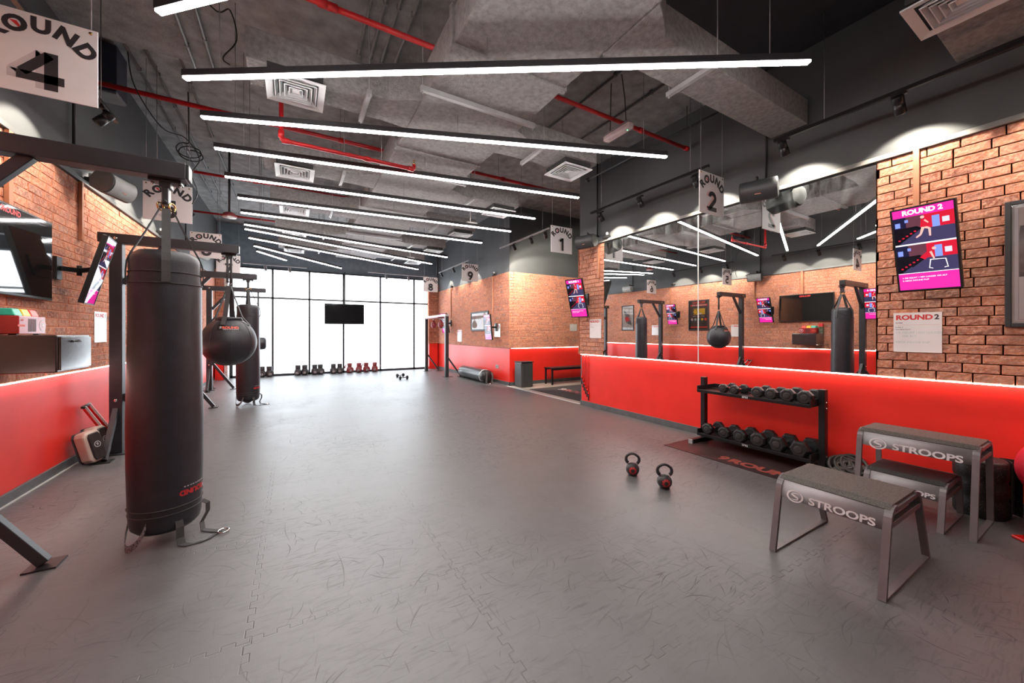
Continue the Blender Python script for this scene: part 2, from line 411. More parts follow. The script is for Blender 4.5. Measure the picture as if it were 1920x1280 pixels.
# skirtings
struct('baseboard_left', MB().box(-2.035, -2.015, YB, YW, 0, .09), M_['base'], bevel=.003)
struct('baseboard_right', MB().box(4.835, 4.855, YB, 5.62, 0, .09), M_['base'], bevel=.003)
struct('baseboard_recess', MB().box(4.945, 4.965, 8.58, YW, 0, .09).box(4.945, 8.0, 8.58, 8.60, 0, .09), M_['base'], bevel=.003)
struct('trim_4', MB().box(-2.015, -1.995, YB, YW, 0, .006), M_['white_edge'])

def brick_wall(name, o, u, n, L, z0, z1, BL=.216, pitch=.0785, nx=5, nz=3):
    """split-face slips laid in running bond; each slip has its own broken face"""
    rng = random.Random(hash(name) % 1000 + 3) if False else random.Random(len(name)*17 + int(L*100))
    mb = MB(); o = V(o); u = V(u).normalized(); n = V(n).normalized()
    def P(a, z, d): return o + u*a + n*d + V((0,0,z))
    mb.add([P(0,z0,0), P(L,z0,0), P(L,z1,0), P(0,z1,0)], [(0,1,2,3)], 1)
    rows = int(round((z1-z0)/pitch)); ph = (z1-z0)/rows
    for r in range(rows):
        off = (r % 2) * BL/2 + rng.uniform(-.02, .02)
        a = -off
        while a < L:
            w = BL + rng.uniform(-.025, .025)
            x0 = max(a, 0) + .004; x1 = min(a+w, L) - .004
            a += w
            if x1 - x0 < .02: continue
            zb = z0 + r*ph + .003; zt = z0 + (r+1)*ph - .003
            us = [x0, x0+.004] + [x0+.004+(x1-x0-.008)*i/(nx-2) for i in range(1, nx-2)] + [x1-.004, x1]
            zs = [zb, zb+.004] + [zb+.004+(zt-zb-.008)*i/(nz-1) for i in range(1, nz-1)] + [zt-.004, zt]
            d0 = rng.uniform(.0035, .0065); sl = rng.uniform(-.0025, .0025)
            vs = []
            for j, zz in enumerate(zs):
                for i, aa in enumerate(us):
                    edge = i in (0, len(us)-1) or j in (0, len(zs)-1)
                    d = 0 if edge else d0 + sl*(i/len(us)-.5) + rng.uniform(-.002, .003)
                    vs.append(P(aa + (0 if edge else rng.uniform(-.003,.003)), zz + (0 if edge else rng.uniform(-.002,.002)), d))
            w_ = len(us); fs = []
            for j in range(len(zs)-1):
                for i in range(w_-1):
                    fs.append((j*w_+i, j*w_+i+1, (j+1)*w_+i+1, (j+1)*w_+i))
            mb.add(vs, fs, 0, False)
            q = 0
            for j in range(len(zs)-1):          # mortar smeared over the arrises
                for i in range(w_-1):
                    if i in (0, w_-2) or j in (0, len(zs)-2): mb.m[len(mb.m)-len(fs)+q] = 1
                    q += 1
    return struct(name, mb, [M_['brick'], M_['mortar']], recalc=False)
brick_wall('wall_left_brick', (XL, YB, 0), (0,1,0), (1,0,0), YW-YB, ZW, ZB)
brick_wall('wall_right_brick', (XR, 1.32, 0), (0,-1,0), (-1,0,0), 1.32-YB, ZW, ZB, nx=8, nz=4)
brick_wall('wall_right_pier', (XR, 5.63, 0), (0,-1,0), (-1,0,0), 5.63-4.95, ZW, ZB)
brick_wall('wall_recess_brick', (4.95, YW, 0), (0,-1,0), (-1,0,0), YW-8.58, ZW, ZB)
brick_wall('wall_recess_back_brick', (4.945, 8.58, 0), (1,0,0), (0,-1,0), 3.06, ZW, ZB)
struct('wall_right_core', MB().box(XR, 4.835, YB, 1.32, ZW, ZB).box(XR, 4.835, 4.95, 5.63, ZW, ZB).box(4.80, 4.835, 5.63, 5.635, ZW, ZB), M_['mortar'])
# pilasters beside the window
struct('wall_front_pier_right', MB().box(4.56, 4.95, 14.22, YW, ZW, 3.3).box(4.58, 4.93, 14.24, YW, 0, ZW, 1), [M_['mortar'], M_['red_wall']])
brick_wall('wall_front_pier_brick', (4.56, 14.22, 0), (1,0,0), (0,-1,0), .39, ZW, ZB)
struct('wall_front_pier_left', MB().box(-2.0, -1.78, 13.95, YW, ZW, 3.3).box(-1.78, -1.70, 13.95, YW, 0, 3.5, 2).box(-2.0, -1.8, 13.97, YW, 0, ZW, 1), [M_['mortar'], M_['red_wall'], M_['plaster']])
brick_wall('wall_front_pier_left_brick', (-2.0, 13.95, 0), (1,0,0), (0,-1,0), .22, ZW, 3.3)

# vertical cable trunking on the bricks
k = 0
for (x, n, ys) in ((4.812, -1, (1.05, 5.07)), (-1.992, 1, (4.64, 5.83, 8.64)), (4.942, -1, (9.52, 12.8))):
    for y in ys:
        k += 1
        big = .028 if y in (4.64,) else .02
        zlo = 2.40 if y not in (9.52, 12.8) else 1.95
        struct('trim_%d' % (4+k), MB().box(min(x, x+n*.03), max(x, x+n*.03), y-big, y+big, zlo, ZB), M_['trunk'], bevel=.003)

# window
win = thing('window_1', 'frosted floor to ceiling window wall with dark grid of mullions', 'window', (1.5, YW, 0)); win['kind'] = 'structure'
mul = (-1.65, -.58, .47, 1.53, 2.78, 4.03, 4.6)
fb = MB()
for i, x in enumerate(mul): fb.box(x-.03, x+.03, YW-.06, YW+.06, .0, 3.5)
fb.box(-1.68, 4.63, YW-.06, YW+.06, 0, .07).box(-1.68, 4.63, YW-.06, YW+.06, 2.505, 2.56).box(-1.68, 4.63, YW-.06, YW+.06, 3.45, 3.5)
build('window_frame', fb, M_['steel'], win, bevel=.004)
build('window_glass', MB().box(-1.66, 4.61, YW-.005, YW+.005, .05, 3.48), M_['pane'], win)

# LED strips under the brick edge
def led(label, mb, name='led_strip'):
    o = build(name, mb, M_['ledstrip']); tag(o, label, 'light strip')
led('glowing strip light along top of right red wall under the mirrors', MB().box(4.814, 4.824, YB, 5.58, ZW-.008, ZW))
led('glowing strip light along top of left red wall under the bricks', MB().box(-2.004, -1.995, YB, 13.9, ZW-.008, ZW))
led('glowing strip light along top of red wall behind the bench', MB().box(5.0, 7.95, 8.572, 8.58, ZW-.008, ZW))

# mirrors
tag(build('wall_mirror', MB().box(4.812, 4.835, 1.322, 3.1338, ZW+.004, 3.01), M_['mirror'], bevel=.002), 'large wall mirror panel nearer the round 2 screen, above the dumbbell rack', 'mirror')
tag(build('wall_mirror', MB().box(4.812, 4.835, 3.1462, 4.948, ZW+.004, 3.01), M_['mirror'], bevel=.002), 'large wall mirror panel beside the narrow brick pier with round 1 screen', 'mirror')

# ------------------------------------------------------------------ ceiling services
duct = thing('air_duct', 'wide grey insulated air duct with side branches running along the ceiling', 'air duct', (1.62, 6, 3.95))
tr = MB()
seg = [-2.5, -.9, .95, 2.75, 4.6, 6.5, 8.4, 10.3, 12.2]
for a, b in zip(seg, seg[1:]):
    tr.box(1.08, 2.16, a, b-.002, 3.65, 3.95)
build('duct_trunk', tr, M_['duct'], duct, bevel=.012)
for y in seg[1:-1]: build('duct_flange', MB().box(1.055, 2.185, y-.03, y+.03, 3.63, 3.965), M_['duct'], duct, bevel=.008)
YS = (3.93, 5.92, 7.76, 9.66, 11.52)
def branch(xa, xb, y, w=.2, z0=3.66, z1=3.92, flare=.16):
    s = 1 if xb > xa else -1
    poly = [(xa, y-w-flare), (xa+s*.10, y-w-flare*.7), (xa+s*.28, y-w), (xb, y-w), (xb, y+w), (xa+s*.28, y+w), (xa, y+w+.03)]
    if s < 0: poly = poly[::-1]
    o = build('duct_branch', MB().prism(poly, z0, z1), M_['duct'], duct, bevel=.008)
    xm = xa + (xb-xa)*.33
    h = MB().box(xm-.02, xm+.02, y-w-.07, y+w+.07, z0-.04, z0)
    for yy in (y-w-.05, y+w+.05): h.tube([(xm, yy, z0-.06), (xm, yy, C1 if y < 5.3 else C2)], .005, 6)
    build('hanger_rail', h, M_['grey'], duct)
for y in YS:
    branch(1.08, -.34, y)
    branch(2.16, 3.5, y)
branch(2.16, 4.76, 2.03, .18, 3.64, 3.9)
branch(2.16, 4.76, .62, .19, 3.64, 3.9)
for y in (3.35, 5.2, 7.1, 9.0, 10.9):
    h = MB().box(1.0, 2.24, y-.02, y+.02, 3.605, 3.65)
    for xx in (1.02, 2.22): h.tube([(xx, y, 3.58), (xx, y, C1 if y < 5.3 else C2)], .005, 6)
    build('hanger_rail', h, M_['grey'], duct)

def diffuser(x, y, label, s=.23, z=3.575):
    t = thing('ceiling_diffuser', label, 'air vent', (x, y, z), 'square ceiling air vents')
    fr = MB()
    for (a, b) in ((s, s-.055),):
        fr.prism([(-a,-a),(a,-a),(a,a),(-a,a)], .0, .012, T(x,y,z)) if False else None
        for q in range(4):
            M = T(x,y,z) @ R(q*PI/2, 'Z')
            fr.add([(-a,-a,0),(a,-a,0),(b,-b,.014),(-b,-b,.014),(-a,-a,.012),(a,-a,.012)], [(0,1,2,3),(0,4,5,1)], 0, False, M)
    build('vent_frame', fr, M_['diff'], t, recalc=False)
    lv = MB()
    for r_ in (.165, .128, .092, .056):
        for q in range(4):
            M = T(x,y,z) @ R(q*PI/2, 'Z')
            lv.add([(-r_,-r_,.004),(r_,-r_,.004),(r_-.026,-r_+.026,.034),(-r_+.026,-r_+.026,.034)], [(0,1,2,3)], 0, False, M)
            lv.add([(-r_,-r_,.0),(r_,-r_,.0),(r_-.006,-r_+.006,.0),(-r_+.006,-r_+.006,.0),(-r_,-r_,.006),(r_,-r_,.006)], [(0,1,2,3),(4,5,1,0)], 0, False, M)
    lv.rect(-.03,.03,-.03,.03,.01,T(x,y,z))
    build('louvres', lv, M_['diff'], t, recalc=False)
    build('vent_box', MB().box(x-s+.02, x+s-.02, y-s+.02, y+s-.02, z+.04, z+.085), M_['diffdark'], t)
    return t
LW = ('nearest of the left row', 'second from the camera in the left row', 'third from the camera in the left row', 'fourth from the camera in the left row', 'last of the left row')
for y, w in zip(YS, LW): diffuser(.02, y-.02, 'square white ceiling air vent on duct branch, ' + w)
RW = ('beside the emergency light, above wall end', 'second from camera in the right row', 'middle of the right row', 'fourth from camera in right row', 'last of the right row')
for y, w in zip(YS, RW): diffuser(3.22, y+.06, 'square ceiling air vent on right duct branch, ' + w)
diffuser(3.80, .62, 'square tan lit ceiling air vent at the top right corner above brick wall', .24)

# linear lights
bars = [((345,147),(1518,117)),((378,220),(1250,294.5)),((402,278),(1085,371)),((421.5,331),(1003,410)),((445.5,370.8),(958,434)),((451.2,398.3),(903.4,455.4)),((457.6,420.6),(838.5,482.4)),((459,429.2),(809.4,494.8)),((466.7,446),(783.9,505)),((477,461),(639.7,503.1)),((482,471),(536.6,488.2))]
F, U0, V0 = 700., 960., 624.
YAW = math.atan2(410, F)
fwd = V((math.sin(YAW), math.cos(YAW), 0)); rgt = V((math.cos(YAW), -math.sin(YAW), 0))
def survey(u, v, z):          # bearing measured in the photograph -> point at height z in the room
    d = fwd + rgt*((u-U0)/F) + V((0,0,(V0-v)/F)); return V((0,0,HC)) + d*((z-HC)/d.z)
def ceil_z(p): return C1 if p.y < 5.55 else C2
def hang_z(p):
    if 1.05 < p.x < 2.19: return 3.65
    for yb in (.62, 2.03) + YS:
        if abs(p.y - yb) < .27 and -.36 < p.x < 4.8 and (yb > 3 or p.x > 2): return 3.63
    return ceil_z(p)
BL_ = []
for a, b in bars:
    A, B = survey(*a, 3.4), survey(*b, 3.4); BL_.append((A, B))
BL_.insert(0, (V((-.73, 3.13, 3.4)), V((2.55, .05, 3.4))))
BL_.insert(0, (V((-.70, 2.55, 3.4)), V((1.0, -1.75, 3.4))))  # extra bar out of view, put in to light the near end
BW = ['short visible end at the top left above round 4 sign', 'nearest full length bar across top of the view', 'second full bar, just beyond the nearest air vent', 'third bar, ending beside the mirror wall', 'fourth bar from the camera', 'fifth bar from the camera', 'sixth bar from the camera', 'seventh bar from the camera', 'eighth bar from the camera', 'ninth bar, ending near the round 8 sign', 'tenth bar, shortened, close to the window', 'shortest bar, last one by the window wall']
BW.insert(0, 'bar added unseen behind the viewpoint for light')
for (A, B), w in zip(BL_, BW):
    t = thing('linear_pendant_light', 'slim glowing linear ceiling light, ' + w, 'ceiling light', A, 'fan of linear ceiling lights')
    d = (B-A).normalized()
    build('housing', MB().bar(A+V((0,0,.032)), B+V((0,0,.032)), .05, .05), M_['steel'], t)
    build('light_diffuser', MB().bar(A+d*.004, B-d*.004, .038, .014), M_['led'], t)
    L = (B-A).length
    for q in ((.06, .5, .94) if L > 2 else (.1, .9)):
        p = A.lerp(B, q)
        build('suspension_cable', MB().tube([p+V((0,0,.057)), V((p.x, p.y, hang_z(p)))], .003, 5), M_['wire'], t)

# sprinkler pipes
def pipe(label, pts, r=.024, extra=None, name='sprinkler_pipe'):
    t = thing(name, label, 'pipe', pts[0])
    build('pipe_run', MB().tube(pts, r, 12), M_['redpipe'], t)
    for p, ax in (extra or []):
        p = V(p); d = V(ax).normalized()*.035
        build('pipe_coupling', MB().tube([p-d, p+d], r*1.35, 12), M_['redpipe'], t)
    return t
p1 = pipe('red sprinkler pipe dropping from ceiling and turning under the nearest duct branch', [(-.11,4.64,C1),(-.11,4.64,3.47),(-.105,4.64,3.448),(-.08,4.64,3.44),(1.27,4.64,3.44),(1.295,4.64,3.447),(1.3,4.64,3.47),(1.3,4.64,3.50)], .022, [((-.11,4.64,3.50),(0,0,1)),((-.07,4.64,3.44),(1,0,0)),((1.26,4.64,3.44),(1,0,0)),((.75,4.64,3.44),(1,0,0))])
build('sprinkler_head', MB().lathe([(.0,.0),(.010,.0),(.010,.02),(.006,.03),(.006,.045),(.016,.047),(.016,.05),(0,.05)], 10, T(1.3,4.64,3.50)), M_['brass'], p1)
pipe('bright red sprinkler pipe crossing high above the duct near the emergency light', [(-.3,3.3,4.0),(4.8,3.3,4.0)], .024, [((.27,3.3,4.0),(1,0,0)),((3.85,3.3,4.0),(1,0,0)),((4.78,3.3,4.0),(1,0,0)),((.2,3.3,4.0),(1,0,0))])
pipe('long red sprinkler pipe crossing beyond the hanging red drop pipe', [(-1.98,5.95,4.2),(4.6,5.95,4.2)], .028, [((.6,5.95,4.2),(1,0,0)),((3.3,5.95,4.2),(1,0,0))])
pipe('thin red sprinkler pipe high above the round 6 sign', [(-1.98,8.38,4.2),(1.2,8.38,4.2)], .024, [((-.6,8.38,4.2),(1,0,0))])
pipe('thin red sprinkler pipe closest to the window wall', [(-1.98,11.1,4.2),(1.2,11.1,4.2)], .024, [((-1.2,11.1,4.2),(1,0,0))])
CON = [(-1.70,5.55,13.5,C2,'outermost grey ceiling conduit running along the left wall'),(-1.52,5.55,13.0,C2,'second grey ceiling conduit from the left wall'),(-1.20,5.55,12,C2,'third grey ceiling conduit from the left wall'),(-.98,3.4,5.6,C1,'grey ceiling conduit above end of the shortest near light'),(-.80,3.2,5.6,C1,'grey ceiling conduit with dangling black cable near round 4 sign'),(.62,2.6,5.5,C1,'leftmost of four dark conduits beside the duct trunk'),(.74,2.6,5.5,C1,'second of four dark conduits beside the duct trunk'),(.86,2.6,5.5,C1,'third of four dark conduits beside the duct trunk'),(1.0,2.6,5.5,C1,'dark conduit closest to the duct trunk')]
for x, a, b, z, l in CON:
    mb = MB().tube([(x,a,z-.03),(x,b,z-.03)], .014, 8)
    for i in range(int((b-a)/.8)+1):
        y = a+.2+i*.8
        if y < b: mb.box(x-.02, x+.02, y-.012, y+.012, z-.046, z)
    tag(build('ceiling_conduit', mb, M_['pipegrey']), l, 'conduit', 'ceiling conduits')
for x, a, b, z, l in ((3.31,2.95,5.45,C1-.03,'dark conduit along the ceiling above the emergency light'),(3.95,2.95,5.45,C1-.03,'dark conduit along ceiling beyond the emergency light'),(4.65,2.75,5.2,4.2,'dark conduit with round end nearest the mirror wall top')):
    mb = MB().tube([(x,a,z),(x,b,z)], .014, 8)
    if z < 4.4:
        mb.lathe([(0,-.02),(.04,-.02),(.04,.02),(0,.02)], 14, frame((x,b,z),(1,0,0),(0,0,1)))
        for yy in (3.2,4.6): mb.tube([(x,yy,z),(x,yy,C1)], .005, 6)
    else: mb.box(x-.02,x+.02,3.2,3.23,z-.016,C1).box(x-.02,x+.02,4.6,4.63,z-.016,C1)
    tag(build('ceiling_conduit', mb, M_['speaker']), l, 'conduit', 'ceiling conduits')
t = thing('duct_outlet', 'dark navy box duct outlet by left wall behind the round 4 sign', 'duct outlet', (-1.9,6.25,4.2))
build('duct_box', MB().box(-2.0,-1.78,6.1,6.42,4.21,4.76), mat('dark_navy_duct', (.03,.03,.05,1), .5), t, bevel=.01)
build('outlet_face', MB().box(-1.985,-1.79,6.12,6.40,4.195,4.21), M_['pipegrey'], t)
build('hanger_rod', MB().tube([(-1.83,6.25,4.76),(-1.83,6.25,C2)], .006, 6), M_['wire'], t)
for x, z, l in ((3.05, 3.4, 'dark conduit crossing the ceiling beside emergency light'), (3.6, 3.4, 'dark conduit across ceiling nearest the mirror wall')):
    pass
def cable(label, pts, r=.006, name='loose_cable', m='wirec'):
    # smooth the points a little
    P = [V(p) for p in pts]; out = []
    for i in range(len(P)-1):
        p0, p1, p2, p3 = P[max(i-1,0)], P[i], P[i+1], P[min(i+2,len(P)-1)]
        for k in range(6):
            t = k/6
            out.append(.5*((2*p1)+(p2-p0)*t+(2*p0-5*p1+4*p2-p3)*t*t+(3*p1-p0-3*p2+p3)*t**3))
    out.append(P[-1])
    return tag(build(name, MB().tube(out, r, 6), M_[m]), label, 'cable')
cable('thin black cable drooping down by the left wall beneath round 4 sign', [(-1.55,5.6,4.45),(-1.50,5.62,4.1),(-1.3,5.7,3.75),(-1.1,5.75,3.7),(-.98,5.8,3.5),(-1.05,5.8,3.3),(-1.0,5.82,3.1),(-1.05,5.82,2.95)])
cable('black cable dangling from ceiling conduit above the near linear lights', [(-.80,4.2,4.47),(-.6,4.25,4.3),(-.5,4.25,4.35),(-.45,4.25,4.1),(-.55,4.25,3.9),(-.5,4.25,3.85)])
pts = [V((-1.28+.13*math.cos(a), 6.8+.02*a, 3.98+.09*math.sin(a))) for a in [i*.5 for i in range(30)]]
cable('coiled black cable hanging below the ceiling on the left', [(-1.28,6.85,C2-.005),(-1.27,6.85,4.2)]+pts[3:], .008, 'cable_coil')
for i, (x, y, zt, zb, l) in enumerate(((-1.45,5.7,C2,3.3,'left'),(-1.25,6.9,C2,3.6,'right'))):
    pass

# emergency light
t = thing('emergency_light', 'pale translucent emergency light hanging under the red pipe', 'emergency light', (3.41, 3.27, 3.8))
build('light_casing', MB().box(3.36, 3.46, 3.06, 3.48, 3.80, 3.875), M_['clearplastic'], t, bevel=.022, seg=3)
build('back_tray', MB().box(3.365, 3.455, 3.07, 3.47, 3.875, 3.885), M_['grey'], t)
build('indicator_lamp', MB().lathe([(0,0),(.006,0),(.006,.004),(0,.005)], 8, T(3.41,3.12,3.796)), M_['exitled'], t)
build('suspension_cable', MB().tube([(3.41,3.14,3.885),(3.41,3.16,4.2),(3.40,3.20,C1)], .006, 6).tube([(3.41,3.40,3.885),(3.41,3.38,C1)], .006, 6), M_['wirec'], t)
# access points and dome lamp
for x, y, l in ((3.12,7.01,'white ceiling device on rod above the recess corner'),(2.99,11.09,'white ceiling device on rod close to round 8 sign')):
    t = thing('ceiling_sensor', l, 'ceiling device', (x,y,3.6))
    build('sensor_body', MB().box(x-.11,x+.11,y-.11,y+.11,3.6,3.64).lathe([(0,-.045),(.05,-.04),(.075,-.0),(.075,.01)],16,T(x,y,3.6)), M_['white'], t, bevel=.01)
    build('drop_rod', MB().tube([(x,y,3.64),(x,y,C2)], .012, 8), M_['lightgrey'], t)
t = thing('dome_pendant', 'small dome pendant lamp on a black rod above the left bag stands', 'pendant lamp', (-1.04,8.76,3.6))
build('lamp_shade', MB().lathe([(.115,0),(.11,.03),(.09,.07),(.05,.09),(.02,.095)], 24, T(-1.04,8.76,3.58)), M_['redglove'], t)
build('lamp_lens', MB().lathe([(0,-.004),(.11,0),(.11,.006),(0,.006)], 24, T(-1.04,8.76,3.574)), M_['white'], t)
build('lamp_rod', MB().tube([(-1.04,8.76,3.67),(-1.04,8.76,C2)], .018, 8), M_['wirec'], t)

# track lights
def track(label, p0, p1, z, group=None):
    p0 = V((p0[0],p0[1],z)); p1 = V((p1[0],p1[1],z)); d = (p1-p0).normalized()
    t = thing('lighting_track', label, 'lighting track', p0)
    build('track_rail', MB().bar(p0, p1, .034, .034), M_['blackmetal'] if z < 3.52 else M_['grey'], t, bevel=.003)
    for q in (.12, .88):
        p = p0.lerp(p1, q); build('suspension_rod', MB().tube([p+V((0,0,.017)), V((p.x,p.y,ceil_z(p)))], .004, 6), M_['wire'], t)
def spot(label, p, aim, power=38, ang=98, m='blackmetal'):
    p = V(p); aim = V(aim); d = (aim-p).normalized()
    t = thing('track_spotlight', label, 'spotlight', p, 'track spotlights')
    c = p + V((0,0,-.115))
    side = d.cross(V((0,0,1))).normalized()
    up = side.cross(d).normalized()
    Mx = frame(c, side, up)      # local z = side x up = -d
    build('adapter', MB().box(p.x-.016,p.x+.016,p.y-.05,p.y+.05,p.z-.04,p.z-.017), M_[m], t, bevel=.003)
    build('stem', MB().tube([p+V((0,0,-.04)), c+V((0,0,.03))], .009, 8), M_[m], t)
    build('lamp_head', MB().lathe([(.0,.075),(.036,.075),(.04,.068),(.04,.02),(.037,.018),(.037,.006),(.04,.004),(.04,-.07),(.034,-.075),(.034,-.06),(0,-.06)], 20, Mx), M_[m], t)
    build('lamp_lens', MB().lathe([(0,-.0615),(.033,-.0615)], 20, Mx), M_['spotface'] if power else M_['grey'], t)
    if power:
        L = bpy.data.lights.new('spot_beam', 'SPOT'); L.energy = power; L.spot_size = math.radians(ang); L.spot_blend = .22
        L.color = (1.0,.89,.74); L.shadow_soft_size = .03
        lo = bpy.data.objects.new('spot_beam', L); COL.objects.link(lo); lo.parent = t
        lo.location = (c + d*.09) - p
        lo.rotation_euler = d.to_track_quat('-Z', 'Y').to_euler()
track('black lighting track above the near brick wall, running out of frame', (4.42,2.02), (4.42,-1.6), 3.44)
track('black lighting track above the mirrors with three spotlights', (4.42,4.86), (4.42,2.74), 3.46)
for y, l in ((1.07,'black spotlight above the round 2 screen and brick wall'),(1.93,'black spotlight above the near mirror edge'),(2.92,'black spotlight beside the round 2 sign above mirror'),(3.80,'black spotlight in the middle of the mirror track'),(4.62,'black spotlight above the mirror end by the brick pier'),(.1,'black spotlight over the brick wall past the frame edge'),(-.8,'black spotlight over the right brick wall behind the viewpoint')):
    spot(l, (4.42,y,3.44), (4.83,y,2.92))
track('black lighting track on the left wall above the large screen', (-1.5,2.2), (-1.5,5.14), 3.48)
track('black lighting track on the left wall between round 5 and round 6', (-1.5,6.15), (-1.5,8.17), 3.48)
for y, l in ((3.34,'black spotlight on the left wall above the round 4 screen'),(4.10,'black spotlight above the large left screen'),(4.85,'black cylinder spotlight hanging below the round 4 sign'),(6.34,'black spotlight above left poster near round 5 sign'),(7.17,'black spotlight mid way along the second left track'),(8.14,'black spotlight at the far end of second left track'),(2.4,'black spotlight on the left track nearest the entrance end')):
    spot(l, (-1.5,y,3.48), (-2.0,y,2.90))
track('grey lighting track over the entry recess', (4.6,6.3), (4.6,8.47), 3.58)
for y, l in ((6.45,'spotlight on recess track nearest the wall end'),(7.0,'spotlight in the middle of the recess track'),(7.75,'dark spotlight at the recess corner end of track')):
    spot(l, (4.6,y,3.58), (6.0+(7.75-y)*.4,8.55,2.2), 120, 95, 'steel')
track('grey lighting track above the far right wall', (4.6,10.45), (4.6,13.15), 3.6)
for y, l in ((10.65,'spotlight on far right track beside round 9 sign'),(11.7,'spotlight in middle of far right track'),(12.85,'spotlight at window end of far right track')):
    spot(l, (4.6,y,3.6), (4.95,y,2.95), 30, 85, 'steel')
track('thin track along the left half of the window head', (-1.33,13.95), (.38,13.95), 3.53)
track('thin track along the right half of the window head', (2.27,13.95), (4.45,13.95), 3.55)
for x, l in ((-.75,'dark spotlight at window head left of centre'),(-.1,'dark spotlight at window head near the first wide pane'),(2.9,'dark spotlight at window head right of hanging screen'),(3.7,'dark spotlight at window head by the round 8 sign')):
    spot(l, (x,13.95,3.54), (x+.2,13.5,2.2), 0, 50, 'grey')

# ------------------------------------------------------------------ hanging round signs
def stroke(mb, pts, w, M, m):
    k = len(pts); A = []; B = []
    for i, p in enumerate(pts):
        a = V(pts[max(i-1,0)]); b = V(pts[min(i+1,k-1)]); p = V(p)
        d1 = (p-a).normalized() if i else (b-p).normalized(); d2 = (b-p).normalized() if i < k-1 else d1
        n1 = V((-d1.y,d1.x)); n2 = V((-d2.y,d2.x)); q = (n1+n2).normalized(); q = q*(w/2/max(.5,q.dot(n1)))
        A.append(p+q); B.append(p-q)
    for i in range(k-1): mb.flat([A[i],B[i],B[i+1],A[i+1]], 0, M, m)
def digit(mb, n, h, M, m):
    """heavy geometric numeral, height h, centred on x"""
    w = (.25 if n == '4' else .215)*h
    def arcp(cx, cy, rx, ry, a0, a1, k=18): return [(cx+rx*math.cos(math.radians(a0+(a1-a0)*i/k)), cy+ry*math.sin(math.radians(a0+(a1-a0)*i/k))) for i in range(k+1)]
    S = lambda ps: [(x*h, y*h) for x, y in ps]
    if n == '1': stroke(mb, S([(.06,0),(.06,1)]), w, M, m); stroke(mb, S([(.10,.93),(-.22,.74)]), w*.9, M, m)
    if n == '2': stroke(mb, S(arcp(0,.68,.24,.22,170,-35)+[(-.26,.10)]), w, M, m); stroke(mb, S([(-.34,.10),(.36,.10)]), w, M, m)
    if n == '4': stroke(mb, S([(.16,0),(.16,.98)]), w, M, m); stroke(mb, S([(.13,.92),(-.36,.35)]), w*.85, M, m); stroke(mb, S([(-.45,.28),(.40,.28)]), w*.9, M, m)
    if n == '5': stroke(mb, S([(.30,.90),(-.20,.90),(-.24,.50)]), w, M, m); stroke(mb, S([(-.24,.52)]+arcp(.0,.34,.25,.25,125,-150)), w, M, m)
    if n in '69':
        g = MB(); stroke(g, S(arcp(0,.32,.24,.23,0,360,26)), w, I4, m); stroke(g, S([(-.235,.36),(-.16,.62),(.10,.98)]), w, I4, m)
        Mr = M if n == '6' else M @ T(0,h*.98,0) @ R(PI,'Z')
        mb.add(g.v, g.f, m, False, Mr)
    if n == '7': stroke(mb, S([(-.32,.90),(.34,.90)]), w, M, m); stroke(mb, S([(.25,.90),(-.12,0)]), w, M, m)
    if n == '8': stroke(mb, S(arcp(0,.28,.24,.20,0,360,26)), w, M, m); stroke(mb, S(arcp(0,.72,.20,.18,0,360,26)), w, M, m)
def sign(n, x, y, z0, label, w=.47, h=.47, pinkish=False):
    t = thing('round_sign', label, 'sign', (x, y, z0), 'hanging round number signs')
    M = frame((x, y-.004, z0+h/2), (1,0,0), (0,0,1))
    build('board', MB().box(x-w/2, x+w/2, y-.004, y+.004, z0, z0+h), M_['board'], t)
    pr = MB()
    k = w/.47
    digit(pr, n, .225*k, M @ T(-.03*k, -.195*k, .0008), 1)
    digit(pr, n, .225*k, M @ T(.005*k, -.195*k, .0016), 0)
    pr.arc('ROUND', .205*k, .118*k, math.radians(98), M @ T(0, -.07*k, .0016), 0, .055)
    a = math.radians(98)*.25
    Mo = M @ T(0,-.07*k,.0024) @ R(a,'Z') @ T(0,.205*k,0)
    pr.flat([(-.012*k,.062*k),(.014*k,.050*k),(.016*k,.022*k),(.006*k,.016*k)], 0, Mo, 2)
    build('lettering', pr, [M_['ink'], M_['pink'] if pinkish else M_['ghost'], M_['redink']], t, recalc=False)
    g = MB(); c = MB()
    for s in (-1, 1):
        px = x + s*(w/2-.03)
        g.tube([(px, y-.007, z0+h-.022), (px, y+.007, z0+h-.022)], .009, 10)
        c.tube([(px, y, z0+h-.02), (px, y, ceil_z(V((px,y,0))))], .0028, 5)
    build('eyelet', g, M_['brass'], t); build('chain', c, M_['wire'], t)
sign('4', -1.285, 3.31, 2.80, 'white hanging sign reading round 4 at the top left corner')
sign('5', -1.365, 6.27, 2.81, 'white hanging sign reading round 5 partly hidden by the near bag strap')
sign('6', -1.42, 8.99, 2.815, 'white hanging sign reading round 6 behind the second stand beam')
sign('7', -1.36, 11.3, 2.82, 'white hanging sign reading round 7 on the left near the window')
sign('8', 3.83, 11.75, 2.73, 'white hanging sign reading round 8 at right end of the window')
sign('9', 4.11, 9.25, 2.79, 'white hanging sign reading round 9 in front of the far right wall')
sign('1', 4.16, 5.34, 2.835, 'white hanging sign reading round 1 beside the mirror wall end')
sign('2', 4.145, 2.54, 2.755, 'white hanging sign reading round 2 in front of the mirror', pinkish=True)

